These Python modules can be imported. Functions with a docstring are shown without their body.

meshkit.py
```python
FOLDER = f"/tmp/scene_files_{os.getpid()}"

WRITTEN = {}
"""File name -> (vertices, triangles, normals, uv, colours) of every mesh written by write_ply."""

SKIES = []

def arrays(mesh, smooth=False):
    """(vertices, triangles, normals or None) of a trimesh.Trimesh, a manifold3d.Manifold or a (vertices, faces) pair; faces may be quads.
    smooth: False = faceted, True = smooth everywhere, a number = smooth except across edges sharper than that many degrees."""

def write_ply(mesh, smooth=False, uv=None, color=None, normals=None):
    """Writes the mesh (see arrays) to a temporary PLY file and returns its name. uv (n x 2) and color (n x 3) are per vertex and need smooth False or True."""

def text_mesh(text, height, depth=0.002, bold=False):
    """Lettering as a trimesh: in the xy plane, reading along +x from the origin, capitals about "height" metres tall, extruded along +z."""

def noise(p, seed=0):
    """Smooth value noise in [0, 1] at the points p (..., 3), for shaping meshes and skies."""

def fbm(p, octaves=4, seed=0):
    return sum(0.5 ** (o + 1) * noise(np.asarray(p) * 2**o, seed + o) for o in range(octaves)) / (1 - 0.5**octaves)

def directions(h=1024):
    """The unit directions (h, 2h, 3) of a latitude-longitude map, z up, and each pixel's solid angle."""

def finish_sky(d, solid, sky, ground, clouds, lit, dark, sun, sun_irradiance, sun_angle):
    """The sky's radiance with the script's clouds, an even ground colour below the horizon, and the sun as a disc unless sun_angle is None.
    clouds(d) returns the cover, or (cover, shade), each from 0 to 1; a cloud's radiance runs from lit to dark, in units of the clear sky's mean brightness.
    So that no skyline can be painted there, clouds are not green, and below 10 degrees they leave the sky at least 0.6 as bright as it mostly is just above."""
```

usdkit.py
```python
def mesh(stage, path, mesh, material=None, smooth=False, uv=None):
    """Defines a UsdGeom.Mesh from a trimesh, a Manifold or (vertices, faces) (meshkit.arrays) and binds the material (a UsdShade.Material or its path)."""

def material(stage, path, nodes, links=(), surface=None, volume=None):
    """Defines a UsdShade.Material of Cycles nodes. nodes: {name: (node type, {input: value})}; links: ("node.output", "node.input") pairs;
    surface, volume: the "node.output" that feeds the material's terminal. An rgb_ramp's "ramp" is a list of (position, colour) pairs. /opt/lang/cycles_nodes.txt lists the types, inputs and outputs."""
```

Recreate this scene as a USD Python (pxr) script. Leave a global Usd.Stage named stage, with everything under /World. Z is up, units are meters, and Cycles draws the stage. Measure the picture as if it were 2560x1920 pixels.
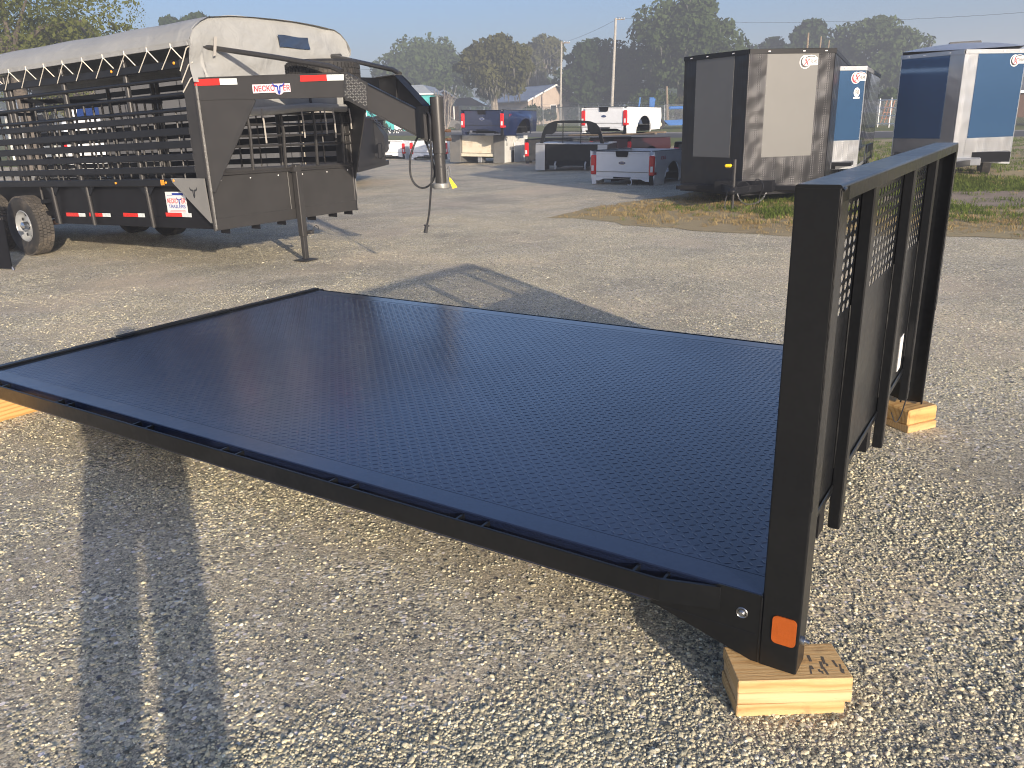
import math, random
import numpy as np, trimesh, usdkit, meshkit
from pxr import Usd, UsdGeom, UsdLux, UsdShade, Gf, Sdf, Vt
from shapely.geometry import Polygon, Point, box as sbox
from shapely import affinity
from shapely.ops import unary_union

stage = Usd.Stage.CreateInMemory()
UsdGeom.SetStageUpAxis(stage, 'Z')
UsdGeom.SetStageMetersPerUnit(stage, 1.0)
UsdGeom.Xform.Define(stage, '/World')
UsdGeom.Scope.Define(stage, '/World/Looks')
rnd = random.Random(7)
rng = np.random.default_rng(7)
PI = math.pi

# ---------------------------------------------------------------- camera
F_PX, PITCH, ROLL, EYE = 2006.27, 0.3162, -0.0303, 1.5313
_r0, _u0 = np.array([1., 0, 0]), np.array([0, math.sin(PITCH), math.cos(PITCH)])
CW = np.array([0, math.cos(PITCH), -math.sin(PITCH)])
CR = math.cos(ROLL) * _r0 + math.sin(ROLL) * _u0
CU = -math.sin(ROLL) * _r0 + math.cos(ROLL) * _u0
cam = UsdGeom.Camera.Define(stage, '/World/camera')
cam.CreateHorizontalApertureAttr(36.0)
cam.CreateVerticalApertureAttr(27.0)
cam.CreateFocalLengthAttr(36.0 * F_PX / 2560)
cam.CreateClippingRangeAttr(Gf.Vec2f(0.05, 5000))
cam.CreateExposureAttr(1.0)
M4 = np.eye(4); M4[0, :3], M4[1, :3], M4[2, :3], M4[3, :3] = CR, CU, -CW, (0, 0, EYE)
cam.AddTransformOp().Set(Gf.Matrix4d(M4.tolist()))

def at(px, py, Y):
    """World point at distance Y (world y) that the photograph (2560 wide) shows at px, py: used to measure where things stand."""
    d = CW + CR * (px - 1280) / F_PX + CU * (960 - py) / F_PX
    return np.array([0, 0, EYE]) + d * (Y / d[1])

# ---------------------------------------------------------------- sky, sun
SUN_AZ = math.atan2(0.42, -0.907)
SUN_EL = math.radians(13.2)
sd = np.array([math.sin(SUN_AZ) * math.cos(SUN_EL), math.cos(SUN_AZ) * math.cos(SUN_EL), math.sin(SUN_EL)])
sky_look = usdkit.material(stage, '/World/Looks/sky_look', {
    'sky': ('sky_texture', {'sky_type': 'single_scattering', 'sun_disc': False, 'sun_elevation': SUN_EL, 'sun_rotation': SUN_AZ,
                            'altitude': 20.0, 'air_density': 1.0, 'aerosol_density': 3.8, 'ozone_density': 5.0}),
    'tint': ('mix_color', {'blend_type': 'multiply', 'fac': 1.0, 'use_clamp': False, 'b': (1.02, 0.96, 1.02)}),
    'bg': ('background_shader', {'strength': 0.101})}, [('sky.color', 'tint.a'), ('tint.result', 'bg.color')], surface='bg.background')
dome = UsdLux.DomeLight.Define(stage, '/World/sky')
UsdShade.MaterialBindingAPI.Apply(dome.GetPrim()).Bind(sky_look)
dome.GetPrim().SetCustomDataByKey('kind', 'structure')
sun = UsdLux.DistantLight.Define(stage, '/World/sun')
sun.CreateNormalizeAttr(True); sun.CreateIntensityAttr(0.90); sun.CreateAngleAttr(0.55); sun.CreateColorAttr(Gf.Vec3f(1.0, 0.86, 0.69))
zx = np.cross([0, 0, 1], sd); zx /= np.linalg.norm(zx); zy = np.cross(sd, zx)
S4 = np.eye(4); S4[0, :3], S4[1, :3], S4[2, :3] = zx, zy, sd
sun.AddTransformOp().Set(Gf.Matrix4d(S4.tolist()))

# ---------------------------------------------------------------- materials
LOOKS = {}
def look(name, base, rough=0.5, metal=0.0, var=0.0, vscale=6.0, bump=0.0, bscale=40.0, bdist=0.004, coat=0.0, spec=0.5, grime=None, gscale=3.0, gamt=0.5, **kw):
    """Paint, metal, rubber: a principled surface with uneven tone, optional dirt and fine relief."""
    n = {'geo': ('geometry', {}), 'p': ('principled_bsdf', {'roughness': rough, 'metallic': metal, 'coat_weight': coat, 'specular_ior_level': spec, **kw})}
    l = []
    b = np.array(base, float)
    if var > 0:
        n['nz'] = ('noise_texture', {'scale': vscale, 'detail': 4.0, 'roughness': 0.6})
        n['rp'] = ('rgb_ramp', {'ramp': [(0.3, b * (1 - var)), (0.7, np.minimum(b * (1 + var), 0.95))]})
        l += [('geo.position', 'nz.vector'), ('nz.fac', 'rp.fac')]
        top = 'rp.color'
    else:
        n['c'] = ('color', {'value': tuple(b)}); top = 'c.color'
    if grime is not None:
        n['gz'] = ('noise_texture', {'scale': gscale, 'detail': 6.0, 'roughness': 0.7})
        n['gr'] = ('map_range', {'from_min': 0.5, 'from_max': 0.75, 'to_min': 0.0, 'to_max': gamt, 'clamp': True})
        n['gm'] = ('mix_color', {'b': tuple(grime)})
        l += [('geo.position', 'gz.vector'), ('gz.fac', 'gr.value'), ('gr.result', 'gm.fac'), (top, 'gm.a')]
        top = 'gm.result'
        n['rr'] = ('map_range', {'from_min': 0.4, 'from_max': 0.75, 'to_min': rough, 'to_max': min(rough + 0.12, 1), 'clamp': True})
        l += [('gz.fac', 'rr.value'), ('rr.result', 'p.roughness')]
    l.append((top, 'p.base_color'))
    if bump > 0:
        n['bz'] = ('noise_texture', {'scale': bscale, 'detail': 3.0})
        n['bp'] = ('bump', {'strength': bump, 'distance': bdist})
        l += [('geo.position', 'bz.vector'), ('bz.fac', 'bp.height'), ('bp.normal', 'p.normal')]
    m = usdkit.material(stage, f'/World/Looks/{name}', n, l, surface='p.BSDF')
    LOOKS[name] = m
    return m

def flat(name, base, rough=0.5, metal=0.0, **kw):
    return look(name, base, rough, metal, **kw)

black_paint = look('black_paint', (0.0050, 0.0055, 0.0062), 0.22, bump=0.06, bscale=55, bdist=0.002, spec=0.45, grime=(0.02, 0.02, 0.019), gscale=2.2, gamt=0.06)
deck_paint_sky_tint = look('deck_paint_sky_tint', (0.006, 0.010, 0.026), 0.27, bump=0.08, bscale=9, bdist=0.004, grime=(0.035, 0.035, 0.04), gscale=1.6, gamt=0.08, coat=0.9, coat_roughness=0.19)  # black paint; the blue in its base colour stands in for reflected sky
charcoal = look('charcoal_metal', (0.048, 0.0455, 0.0435), 0.48, 0.35, var=0.10, vscale=3.0, bump=0.05, bscale=120, bdist=0.001)
charcoal_dark = look('charcoal_dark', (0.010, 0.011, 0.0135), 0.36, 0.0, spec=0.25, var=0.12, vscale=4.0)
gusset_grey = look('gusset_grey', (0.25, 0.243, 0.225), 0.45, 0.3, var=0.06)
pipe_paint = look('pipe_paint', (0.05, 0.048, 0.047), 0.33, 0.35, var=0.1)
satin_black = look('satin_black', (0.009, 0.009, 0.0105), 0.40, spec=0.2, var=0.15)
rubber = look('tyre_rubber', (0.022, 0.021, 0.020), 0.75, var=0.25, vscale=9, bump=0.3, bscale=90, bdist=0.002, grime=(0.16, 0.13, 0.10), gscale=5, gamt=0.55)
tread_rubber = look('tread_rubber', (0.06, 0.053, 0.045), 0.85, var=0.3, vscale=14, grime=(0.22, 0.18, 0.13), gscale=8, gamt=0.7)
tarp_look = None
steel = look('bright_steel', (0.55, 0.55, 0.54), 0.30, 1.0, var=0.1)
galv = look('galvanised', (0.42, 0.43, 0.44), 0.45, 0.8, var=0.15)
chrome = look('chrome', (0.8, 0.8, 0.8), 0.12, 1.0)
rim_white = look('rim_silver', (0.36, 0.37, 0.37), 0.35, 0.3, var=0.05)
red_refl = look('red_reflective', (0.62, 0.025, 0.018), 0.35, var=0.08, vscale=60, coat=0.4)
white_refl = look('white_reflective', (0.62, 0.66, 0.64), 0.35, var=0.08, vscale=60, coat=0.4)
amber = look('amber_lens', (0.75, 0.30, 0.02), 0.25, coat=0.5)
yellow = look('yellow_plastic', (0.85, 0.58, 0.01), 0.45)
orange_refl = look('orange_reflector_look', (0.36, 0.075, 0.008), 0.35, var=0.06, vscale=30, bump=0.35, bscale=160, bdist=0.001, coat=0.3)
rust = look('rusty_steel', (0.08, 0.04, 0.022), 0.8, var=0.4, vscale=20)
white_paint = look('white_paint', (0.80, 0.81, 0.81), 0.22, var=0.02, coat=0.6)
cream_paint = look('cream_paint', (0.66, 0.60, 0.47), 0.45, var=0.05, vscale=2, grime=(0.35, 0.22, 0.10), gscale=4, gamt=0.45)
old_white = look('old_white_paint', (0.68, 0.67, 0.62), 0.4, var=0.05, grime=(0.30, 0.25, 0.18), gscale=3, gamt=0.3)
body_grey = look('grey_primer', (0.13, 0.128, 0.122), 0.55, var=0.12, vscale=4, grime=(0.25, 0.2, 0.14), gscale=3, gamt=0.25)
navy_paint = look('navy_paint', (0.006, 0.013, 0.045), 0.18, coat=0.8)
maroon_paint = look('maroon_paint', (0.035, 0.006, 0.008), 0.35, coat=0.2)
dark_grey_paint = look('dark_grey_paint', (0.035, 0.036, 0.038), 0.25, coat=0.6, grime=(0.2, 0.17, 0.13), gscale=4, gamt=0.2)
lamp_red = look('tail_lamp_red', (0.60, 0.010, 0.014), 0.15, coat=0.8)
lamp_clear = look('lamp_clear', (0.75, 0.72, 0.72), 0.15, coat=0.8)
badge_blue = look('badge_blue', (0.008, 0.03, 0.13), 0.2, coat=0.5)
decal_white = look('decal_white', (0.75, 0.74, 0.72), 0.4)
decal_red = look('decal_red', (0.55, 0.03, 0.04), 0.4)
decal_blue = look('decal_blue', (0.02, 0.05, 0.30), 0.4)
decal_pink = look('decal_pink', (0.72, 0.60, 0.62), 0.4)
decal_black = look('decal_black', (0.02, 0.02, 0.022), 0.45)
decal_grey = look('decal_grey', (0.3, 0.3, 0.32), 0.4)
panel_grey = look('panel_grey', (0.135, 0.133, 0.124), 0.5, 0.0, var=0.04, vscale=2)
panel_black = look('panel_black', (0.016, 0.016, 0.018), 0.35, 0.2, var=0.1, bump=0.25, bscale=2.5, bdist=0.02)
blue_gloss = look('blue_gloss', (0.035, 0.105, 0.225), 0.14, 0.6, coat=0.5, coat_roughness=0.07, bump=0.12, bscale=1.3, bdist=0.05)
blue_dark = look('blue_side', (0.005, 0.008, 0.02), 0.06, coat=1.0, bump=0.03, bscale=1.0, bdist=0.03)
roof_silver = look('roof_silver', (0.45, 0.46, 0.47), 0.38, 0.7, var=0.05)
webbing = look('grey_webbing', (0.34, 0.32, 0.29), 0.85)
rope = look('white_cord', (0.66, 0.62, 0.54), 0.8)
clear_vinyl = look('window_vinyl', (0.02, 0.035, 0.07), 0.12, coat=0.6, bump=0.3, bscale=14, bdist=0.01)
cable_rubber = look('black_cable', (0.02, 0.02, 0.021), 0.4)
blue_equip = look('blue_equipment', (0.03, 0.13, 0.38), 0.4, var=0.1)
concrete_pole = look('concrete_pole', (0.36, 0.335, 0.29), 0.85, var=0.12, vscale=2)
wood_pole = look('wooden_pole', (0.21, 0.16, 0.11), 0.9, var=0.25, vscale=3)
chain_steel = look('chain_steel', (0.16, 0.16, 0.155), 0.45, 0.7, var=0.2)
skin = look('skin_look', (0.45, 0.27, 0.19), 0.5)
cloth_blue = look('cloth_blue', (0.06, 0.08, 0.14), 0.85)
cloth_grey = look('cloth_grey', (0.16, 0.15, 0.14), 0.85)

def diamond_plate(name, base, rough, metal, scale=26.0, dent=0.0, relief=0.0022):
    """Tread plate on far trailers: alternating raised bars as relief."""
    n = {'tc': ('texture_coordinate', {}), 'geo': ('geometry', {}),
         'm1': ('mapping', {'rotation': (0, 0, 0), 'scale': (scale, scale, scale)}),
         'ck': ('checker_texture', {'scale': 1.0}),
         'v': ('voronoi_texture', {'scale': scale * 1.0, 'randomness': 0.0, 'metric': 'euclidean'}),
         'mr': ('map_range', {'from_min': 0.15, 'from_max': 0.42, 'to_min': 1.0, 'to_max': 0.0, 'clamp': True}),
         'dz': ('noise_texture', {'scale': 2.6, 'detail': 1.5}),
         'dm': ('math', {'math_type': 'multiply', 'value2': dent}),
         'ad': ('math', {'math_type': 'multiply_add', 'value2': relief}),
         'bp': ('bump', {'strength': 1.0, 'distance': 1.0}),
         'p': ('principled_bsdf', {'base_color': tuple(base), 'roughness': rough, 'metallic': metal})}
    l = [('geo.position', 'v.vector'), ('v.distance', 'mr.value'), ('mr.result', 'ad.value1'), ('geo.position', 'dz.vector'),
         ('dz.fac', 'dm.value1'), ('dm.value', 'ad.value3'), ('ad.value', 'bp.height'), ('bp.normal', 'p.normal')]
    return usdkit.material(stage, f'/World/Looks/{name}', n, l, surface='p.BSDF')
plate_black = diamond_plate('plate_black', (0.034, 0.034, 0.036), 0.34, 0.7, dent=0.05)
plate_silver = diamond_plate('plate_silver', (0.5, 0.51, 0.52), 0.32, 1.0, dent=0.018, relief=0.0013)
plate_knee = diamond_plate('plate_knee', (0.07, 0.068, 0.066), 0.3, 0.6, scale=30)
plate_box = diamond_plate('plate_box', (0.6, 0.6, 0.6), 0.35, 0.9, scale=20)

def tarp_material():
    n = {'geo': ('geometry', {}), 'nz': ('noise_texture', {'scale': 1.3, 'detail': 5.0, 'roughness': 0.62}),
         'rp': ('rgb_ramp', {'ramp': [(0.3, (0.27, 0.272, 0.262)), (0.7, (0.325, 0.327, 0.317))]}),
         'wz': ('noise_texture', {'scale': 3.4, 'detail': 4.0, 'distortion': 1.2}), 'bp': ('bump', {'strength': 0.35, 'distance': 0.05}),
         'p': ('principled_bsdf', {'roughness': 0.55, 'specular_ior_level': 0.4})}
    l = [('geo.position', 'nz.vector'), ('nz.fac', 'rp.fac'), ('rp.color', 'p.base_color'), ('geo.position', 'wz.vector'), ('wz.fac', 'bp.height'), ('bp.normal', 'p.normal')]
    return usdkit.material(stage, '/World/Looks/tarp', n, l, surface='p.BSDF')
tarp_look = tarp_material()

def wood_material(name, light, dark, scale, rot):
    n = {'tc': ('texture_coordinate', {}), 'mp': ('mapping', {'scale': scale, 'rotation': rot}),
         'w': ('wave_texture', {'wave_type': 'rings', 'rings_direction': 'x', 'scale': 6.0, 'distortion': 3.5, 'detail': 3.0, 'detail_scale': 1.2}),
         'rp': ('rgb_ramp', {'ramp': [(0.0, light), (0.55, np.array(light) * 0.9), (0.9, dark), (1.0, np.array(dark) * 0.85)]}),
         'st': ('noise_texture', {'scale': 7.0, 'detail': 5.0, 'roughness': 0.7}), 'sr': ('map_range', {'from_min': 0.56, 'from_max': 0.7, 'to_min': 0, 'to_max': 0.55, 'clamp': True}),
         'mx': ('mix_color', {'b': (0.12, 0.085, 0.05)}), 'fz': ('noise_texture', {'scale': 60.0, 'detail': 3.0}), 'bp': ('bump', {'strength': 0.3, 'distance': 0.004}),
         'geo': ('geometry', {}), 'p': ('principled_bsdf', {'roughness': 0.75})}
    l = [('tc.object', 'mp.vector'), ('mp.vector', 'w.vector'), ('w.fac', 'rp.fac'), ('geo.position', 'st.vector'), ('st.fac', 'sr.value'), ('sr.result', 'mx.fac'), ('rp.color', 'mx.a'),
         ('mx.result', 'p.base_color'), ('mp.vector', 'fz.vector'), ('fz.fac', 'bp.height'), ('bp.normal', 'p.normal')]
    return usdkit.material(stage, f'/World/Looks/{name}', n, l, surface='p.BSDF')
pine_a = wood_material('pine_board', (0.60, 0.40, 0.18), (0.52, 0.31, 0.12), (0.6, 5, 5), (0, 0, 0.02))
pine_b = wood_material('pine_board_pale', (0.63, 0.45, 0.24), (0.55, 0.36, 0.17), (0.5, 6, 6), (0, 0.03, 0))
pine_c = wood_material('pine_timber', (0.58, 0.36, 0.13), (0.48, 0.26, 0.08), (0.45, 2.2, 2.2), (0, 0, -0.03))

# ---------------------------------------------------------------- mesh builder
class MB:
    def __init__(s): s.v, s.f, s.n = [], [], 0
    def add(s, v, f):
        v = np.asarray(v, float); f = np.asarray(f, int)
        if f.shape[1] == 4: f = np.vstack([f[:, [0, 1, 2]], f[:, [0, 2, 3]]])
        s.v.append(v); s.f.append(f + s.n); s.n += len(v)
        return s
    def box(s, x0, x1, y0, y1, z0, z1, ch=0.0):
        x0, x1 = min(x0, x1), max(x0, x1); y0, y1 = min(y0, y1), max(y0, y1); z0, z1 = min(z0, z1), max(z0, z1)
        return s.obox(((x0 + x1) / 2, (y0 + y1) / 2, (z0 + z1) / 2), np.eye(3), ((x1 - x0) / 2, (y1 - y0) / 2, (z1 - z0) / 2), ch)
    def obox(s, c, ax, h, ch=0.0):
        c, ax, h = np.asarray(c, float), np.asarray(ax, float), np.asarray(h, float)
        if ch <= 0:
            q = np.array([[i, j, k] for i in (-1, 1) for j in (-1, 1) for k in (-1, 1)], float) * h
            f = [[0, 1, 3, 2], [4, 6, 7, 5], [0, 4, 5, 1], [2, 3, 7, 6], [0, 2, 6, 4], [1, 5, 7, 3]]
            return s.add(c + q @ ax, f)
        ch = min(ch, h.min() * 0.9)
        pts = []
        for i in (-1, 1):
            for j in (-1, 1):
                for k in (-1, 1):
                    for d in range(3):
                        p = h - ch; p = p.copy(); p[d] = h[d]
                        pts.append(p * (i, j, k))
        m = trimesh.convex.convex_hull(np.array(pts))
        return s.add(c + m.vertices @ ax, m.faces)
    def beam(s, p0, p1, w, h, up=(0, 0, 1), ch=0.0):
        """A bar of section w (sideways) x h (along up) from p0 to p1."""
        p0, p1 = np.asarray(p0, float), np.asarray(p1, float)
        d = p1 - p0; L = np.linalg.norm(d); d /= L
        sd_ = np.cross(up, d); sd_ /= np.linalg.norm(sd_); u = np.cross(d, sd_)
        return s.obox((p0 + p1) / 2, np.array([d, sd_, u]), (L / 2, w / 2, h / 2), ch)
    def tube(s, p0, p1, r, n=10, r1=None, caps=True):
        return s.path([p0, p1], r if r1 is None else [r, r1], n, caps)
    def path(s, pts, r, n=8, caps=True):
        p = np.asarray(pts, float); k = len(p)
        r = np.broadcast_to(np.asarray(r, float), (k,))
        t = np.gradient(p, axis=0) if k > 2 else np.repeat((p[1:] - p[:-1]), 2, 0)
        t = t / (np.linalg.norm(t, axis=1, keepdims=True) + 1e-12)
        a = np.zeros_like(p); ref = np.array([0, 0, 1.]) if abs(t[0][2]) < 0.9 else np.array([1., 0, 0])
        prev = np.cross(t[0], ref)
        for i in range(k):
            q = prev - t[i] * (prev @ t[i]); q /= np.linalg.norm(q) + 1e-12; a[i] = q; prev = q
        b = np.cross(t, a); th = np.arange(n) * 2 * PI / n
        v = p[:, None] + r[:, None, None] * (np.cos(th)[None, :, None] * a[:, None] + np.sin(th)[None, :, None] * b[:, None])
        f = []
        for i in range(k - 1):
            for j in range(n):
                j2 = (j + 1) % n
                f.append([i * n + j, i * n + j2, (i + 1) * n + j2, (i + 1) * n + j])
        f = np.array(f); s.add(v.reshape(-1, 3), f)
        if caps:
            for i, flip in ((0, True), (k - 1, False)):
                ring = v[i]; cv = np.vstack([ring, p[i]])
                ff = [[j, (j + 1) % n, n] if not flip else [(j + 1) % n, j, n] for j in range(n)]
                s.add(cv, ff)
        return s
    def extr(s, poly, o, ex, ey, depth):
        """Extrudes a 2-D polygon (shapely, or a list of points) lying in the plane o + x*ex + y*ey by depth along ex x ey."""
        if not hasattr(poly, 'geom_type'): poly = Polygon(poly)
        if not poly.is_valid: poly = poly.buffer(0)
        ex, ey = np.asarray(ex, float), np.asarray(ey, float); ez = np.cross(ex, ey)
        for g in getattr(poly, 'geoms', [poly]):
            m = trimesh.creation.extrude_polygon(g, abs(depth), engine='earcut')
            v = np.array(m.vertices)
            if depth < 0: v[:, 2] -= abs(depth)
            s.add(np.asarray(o, float) + v[:, :1] * ex + v[:, 1:2] * ey + v[:, 2:] * ez, m.faces)
        return s
    def lathe(s, prof, o, axis, n=24):
        """prof: (radius, height along the axis) pairs."""
        axis = np.asarray(axis, float); axis /= np.linalg.norm(axis)
        ref = np.array([0, 0, 1.]) if abs(axis[2]) < 0.9 else np.array([1., 0, 0])
        a = np.cross(axis, ref); a /= np.linalg.norm(a); b = np.cross(axis, a)
        th = np.arange(n) * 2 * PI / n; ring = np.cos(th)[:, None] * a + np.sin(th)[:, None] * b
        v = np.concatenate([np.asarray(o, float) + max(r, 1e-5) * ring + h * axis for r, h in prof])
        f = []
        for i in range(len(prof) - 1):
            for j in range(n):
                j2 = (j + 1) % n; f.append([i * n + j, i * n + j2, (i + 1) * n + j2, (i + 1) * n + j])
        return s.add(v, f)
    def ball(s, c, r, sub=2, sc=(1, 1, 1)):
        m = trimesh.creation.icosphere(sub, 1.0); return s.add(np.asarray(c, float) + m.vertices * np.asarray(sc) * r, m.faces)
    def text(s, txt, h, o, ex, ey, depth=0.002, bold=True, width=None, slant=0.0):
        m = meshkit.text_mesh(txt, h, depth, bold); v = np.array(m.vertices)
        if width: v[:, 0] *= width / v[:, 0].max()
        v[:, 0] += slant * v[:, 1]
        ex, ey = np.asarray(ex, float), np.asarray(ey, float); ez = np.cross(ex, ey)
        return s.add(np.asarray(o, float) + v[:, :1] * ex + v[:, 1:2] * ey + v[:, 2:] * ez, m.faces)
    def grid(s, fn, nu, nv):
        """A sheet fn(u, v) -> point for u, v in 0..1."""
        u, v = np.meshgrid(np.linspace(0, 1, nu), np.linspace(0, 1, nv), indexing='ij')
        p = np.array([[fn(a, b) for a, b in zip(ru, rv)] for ru, rv in zip(u, v)]).reshape(-1, 3)
        i, j = np.meshgrid(np.arange(nu - 1), np.arange(nv - 1), indexing='ij')
        q = np.stack([i * nv + j, (i + 1) * nv + j, (i + 1) * nv + j + 1, i * nv + j + 1], -1).reshape(-1, 4)
        return s.add(p, q)
    def map(s, fn):
        s.v = [fn(v) for v in s.v]; return s
    def arrays(s): return np.vstack(s.v), np.vstack(s.f)

COUNT = {}
def numbered(parent, name):
    k = COUNT.get((parent, name), 0); COUNT[(parent, name)] = k + 1
    return name if k == 0 else f'{name}_{k:03d}'
def tag(prim, label=None, cat=None, group=None, kind=None):
    for k, v in (('label', label), ('category', cat), ('group', group), ('kind', kind)):
        if v: prim.SetCustomDataByKey(k, v)
    return prim
def thing(name, label, cat, loc=(0, 0, 0), rotz=0.0, tilt=0.0, scale=1.0, group=None):
    """A thing: an Xform at its base; rotz in degrees, tilt = lean about the world's y axis in degrees."""
    p = '/World/' + numbered('/World', name)
    x = UsdGeom.Xform.Define(stage, p)
    x.AddTranslateOp().Set(Gf.Vec3d(*map(float, loc)))
    if tilt: x.AddRotateYOp().Set(float(tilt))
    if rotz: x.AddRotateZOp().Set(float(rotz))
    if scale != 1.0: x.AddScaleOp().Set(Gf.Vec3f(scale, scale, scale))
    tag(x.GetPrim(), label, cat, group)
    return p
def part(parent, name, mb, m, label=None, smooth=35, kind=None):
    p = parent + '/' + numbered(parent, name)
    v, f = mb.arrays() if isinstance(mb, MB) else mb
    g = usdkit.mesh(stage, p, (v, f), m, smooth=smooth)
    tag(g.GetPrim(), label, kind=kind)
    return p
def solid(name, mb, m, label=None, cat=None, group=None, kind=None, smooth=35, loc=None, rotz=0.0):
    """A thing that is one mesh."""
    p = '/World/' + numbered('/World', name)
    v, f = mb.arrays() if isinstance(mb, MB) else mb
    g = usdkit.mesh(stage, p, (v, f), m, smooth=smooth)
    if loc is not None:
        g.AddTranslateOp().Set(Gf.Vec3d(*map(float, loc)))
        if rotz: g.AddRotateZOp().Set(float(rotz))
    tag(g.GetPrim(), label, cat, group, kind)
    return p
def copy_of(src, name, label, cat, loc, rotz, scale=1.0, group=None):
    """Another of a thing already built, with its parts."""
    p = '/World/' + numbered('/World', name)
    x = UsdGeom.Xform.Define(stage, p)
    x.GetPrim().GetReferences().AddInternalReference(src)
    x.ClearXformOpOrder()
    x.AddTranslateOp(opSuffix='c').Set(Gf.Vec3d(*map(float, loc)))
    x.AddRotateZOp(opSuffix='c').Set(float(rotz))
    x.AddScaleOp(opSuffix='c').Set(Gf.Vec3f(scale, scale, scale))
    x.GetPrim().SetInstanceable(True)
    tag(x.GetPrim(), label, cat, group)
    return p
def instancer(name, protos, pos, idx, quat, scl, label=None, cat=None, kind='stuff', parent='/World'):
    p = parent + '/' + numbered(parent, name)
    pi = UsdGeom.PointInstancer.Define(stage, p)
    paths = []
    for k, (vf, m) in enumerate(protos):
        q = f'{p}/piece_{k + 1:03d}'
        usdkit.mesh(stage, q, vf, m, smooth=False); paths.append(Sdf.Path(q))
    pi.CreatePrototypesRel().SetTargets(paths)
    pi.CreatePositionsAttr(Vt.Vec3fArray.FromNumpy(np.asarray(pos, np.float32)))
    pi.CreateProtoIndicesAttr(Vt.IntArray.FromNumpy(np.asarray(idx, np.int32)))
    q = np.asarray(quat, np.float32)
    pi.CreateOrientationsAttr(Vt.QuathArray([Gf.Quath(float(a), float(b), float(c), float(d)) for a, b, c, d in q]))
    s = np.asarray(scl, np.float32)
    pi.CreateScalesAttr(Vt.Vec3fArray.FromNumpy(s if s.ndim == 2 else np.repeat(s[:, None], 3, 1)))
    tag(pi.GetPrim(), label, cat, kind=kind)
    return p

# ================================================================ the ground
def zg(y):
    t = np.clip((np.asarray(y, float) - 40) / 70, 0, 1); return 1.1 * t * t * (3 - 2 * t)

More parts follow.
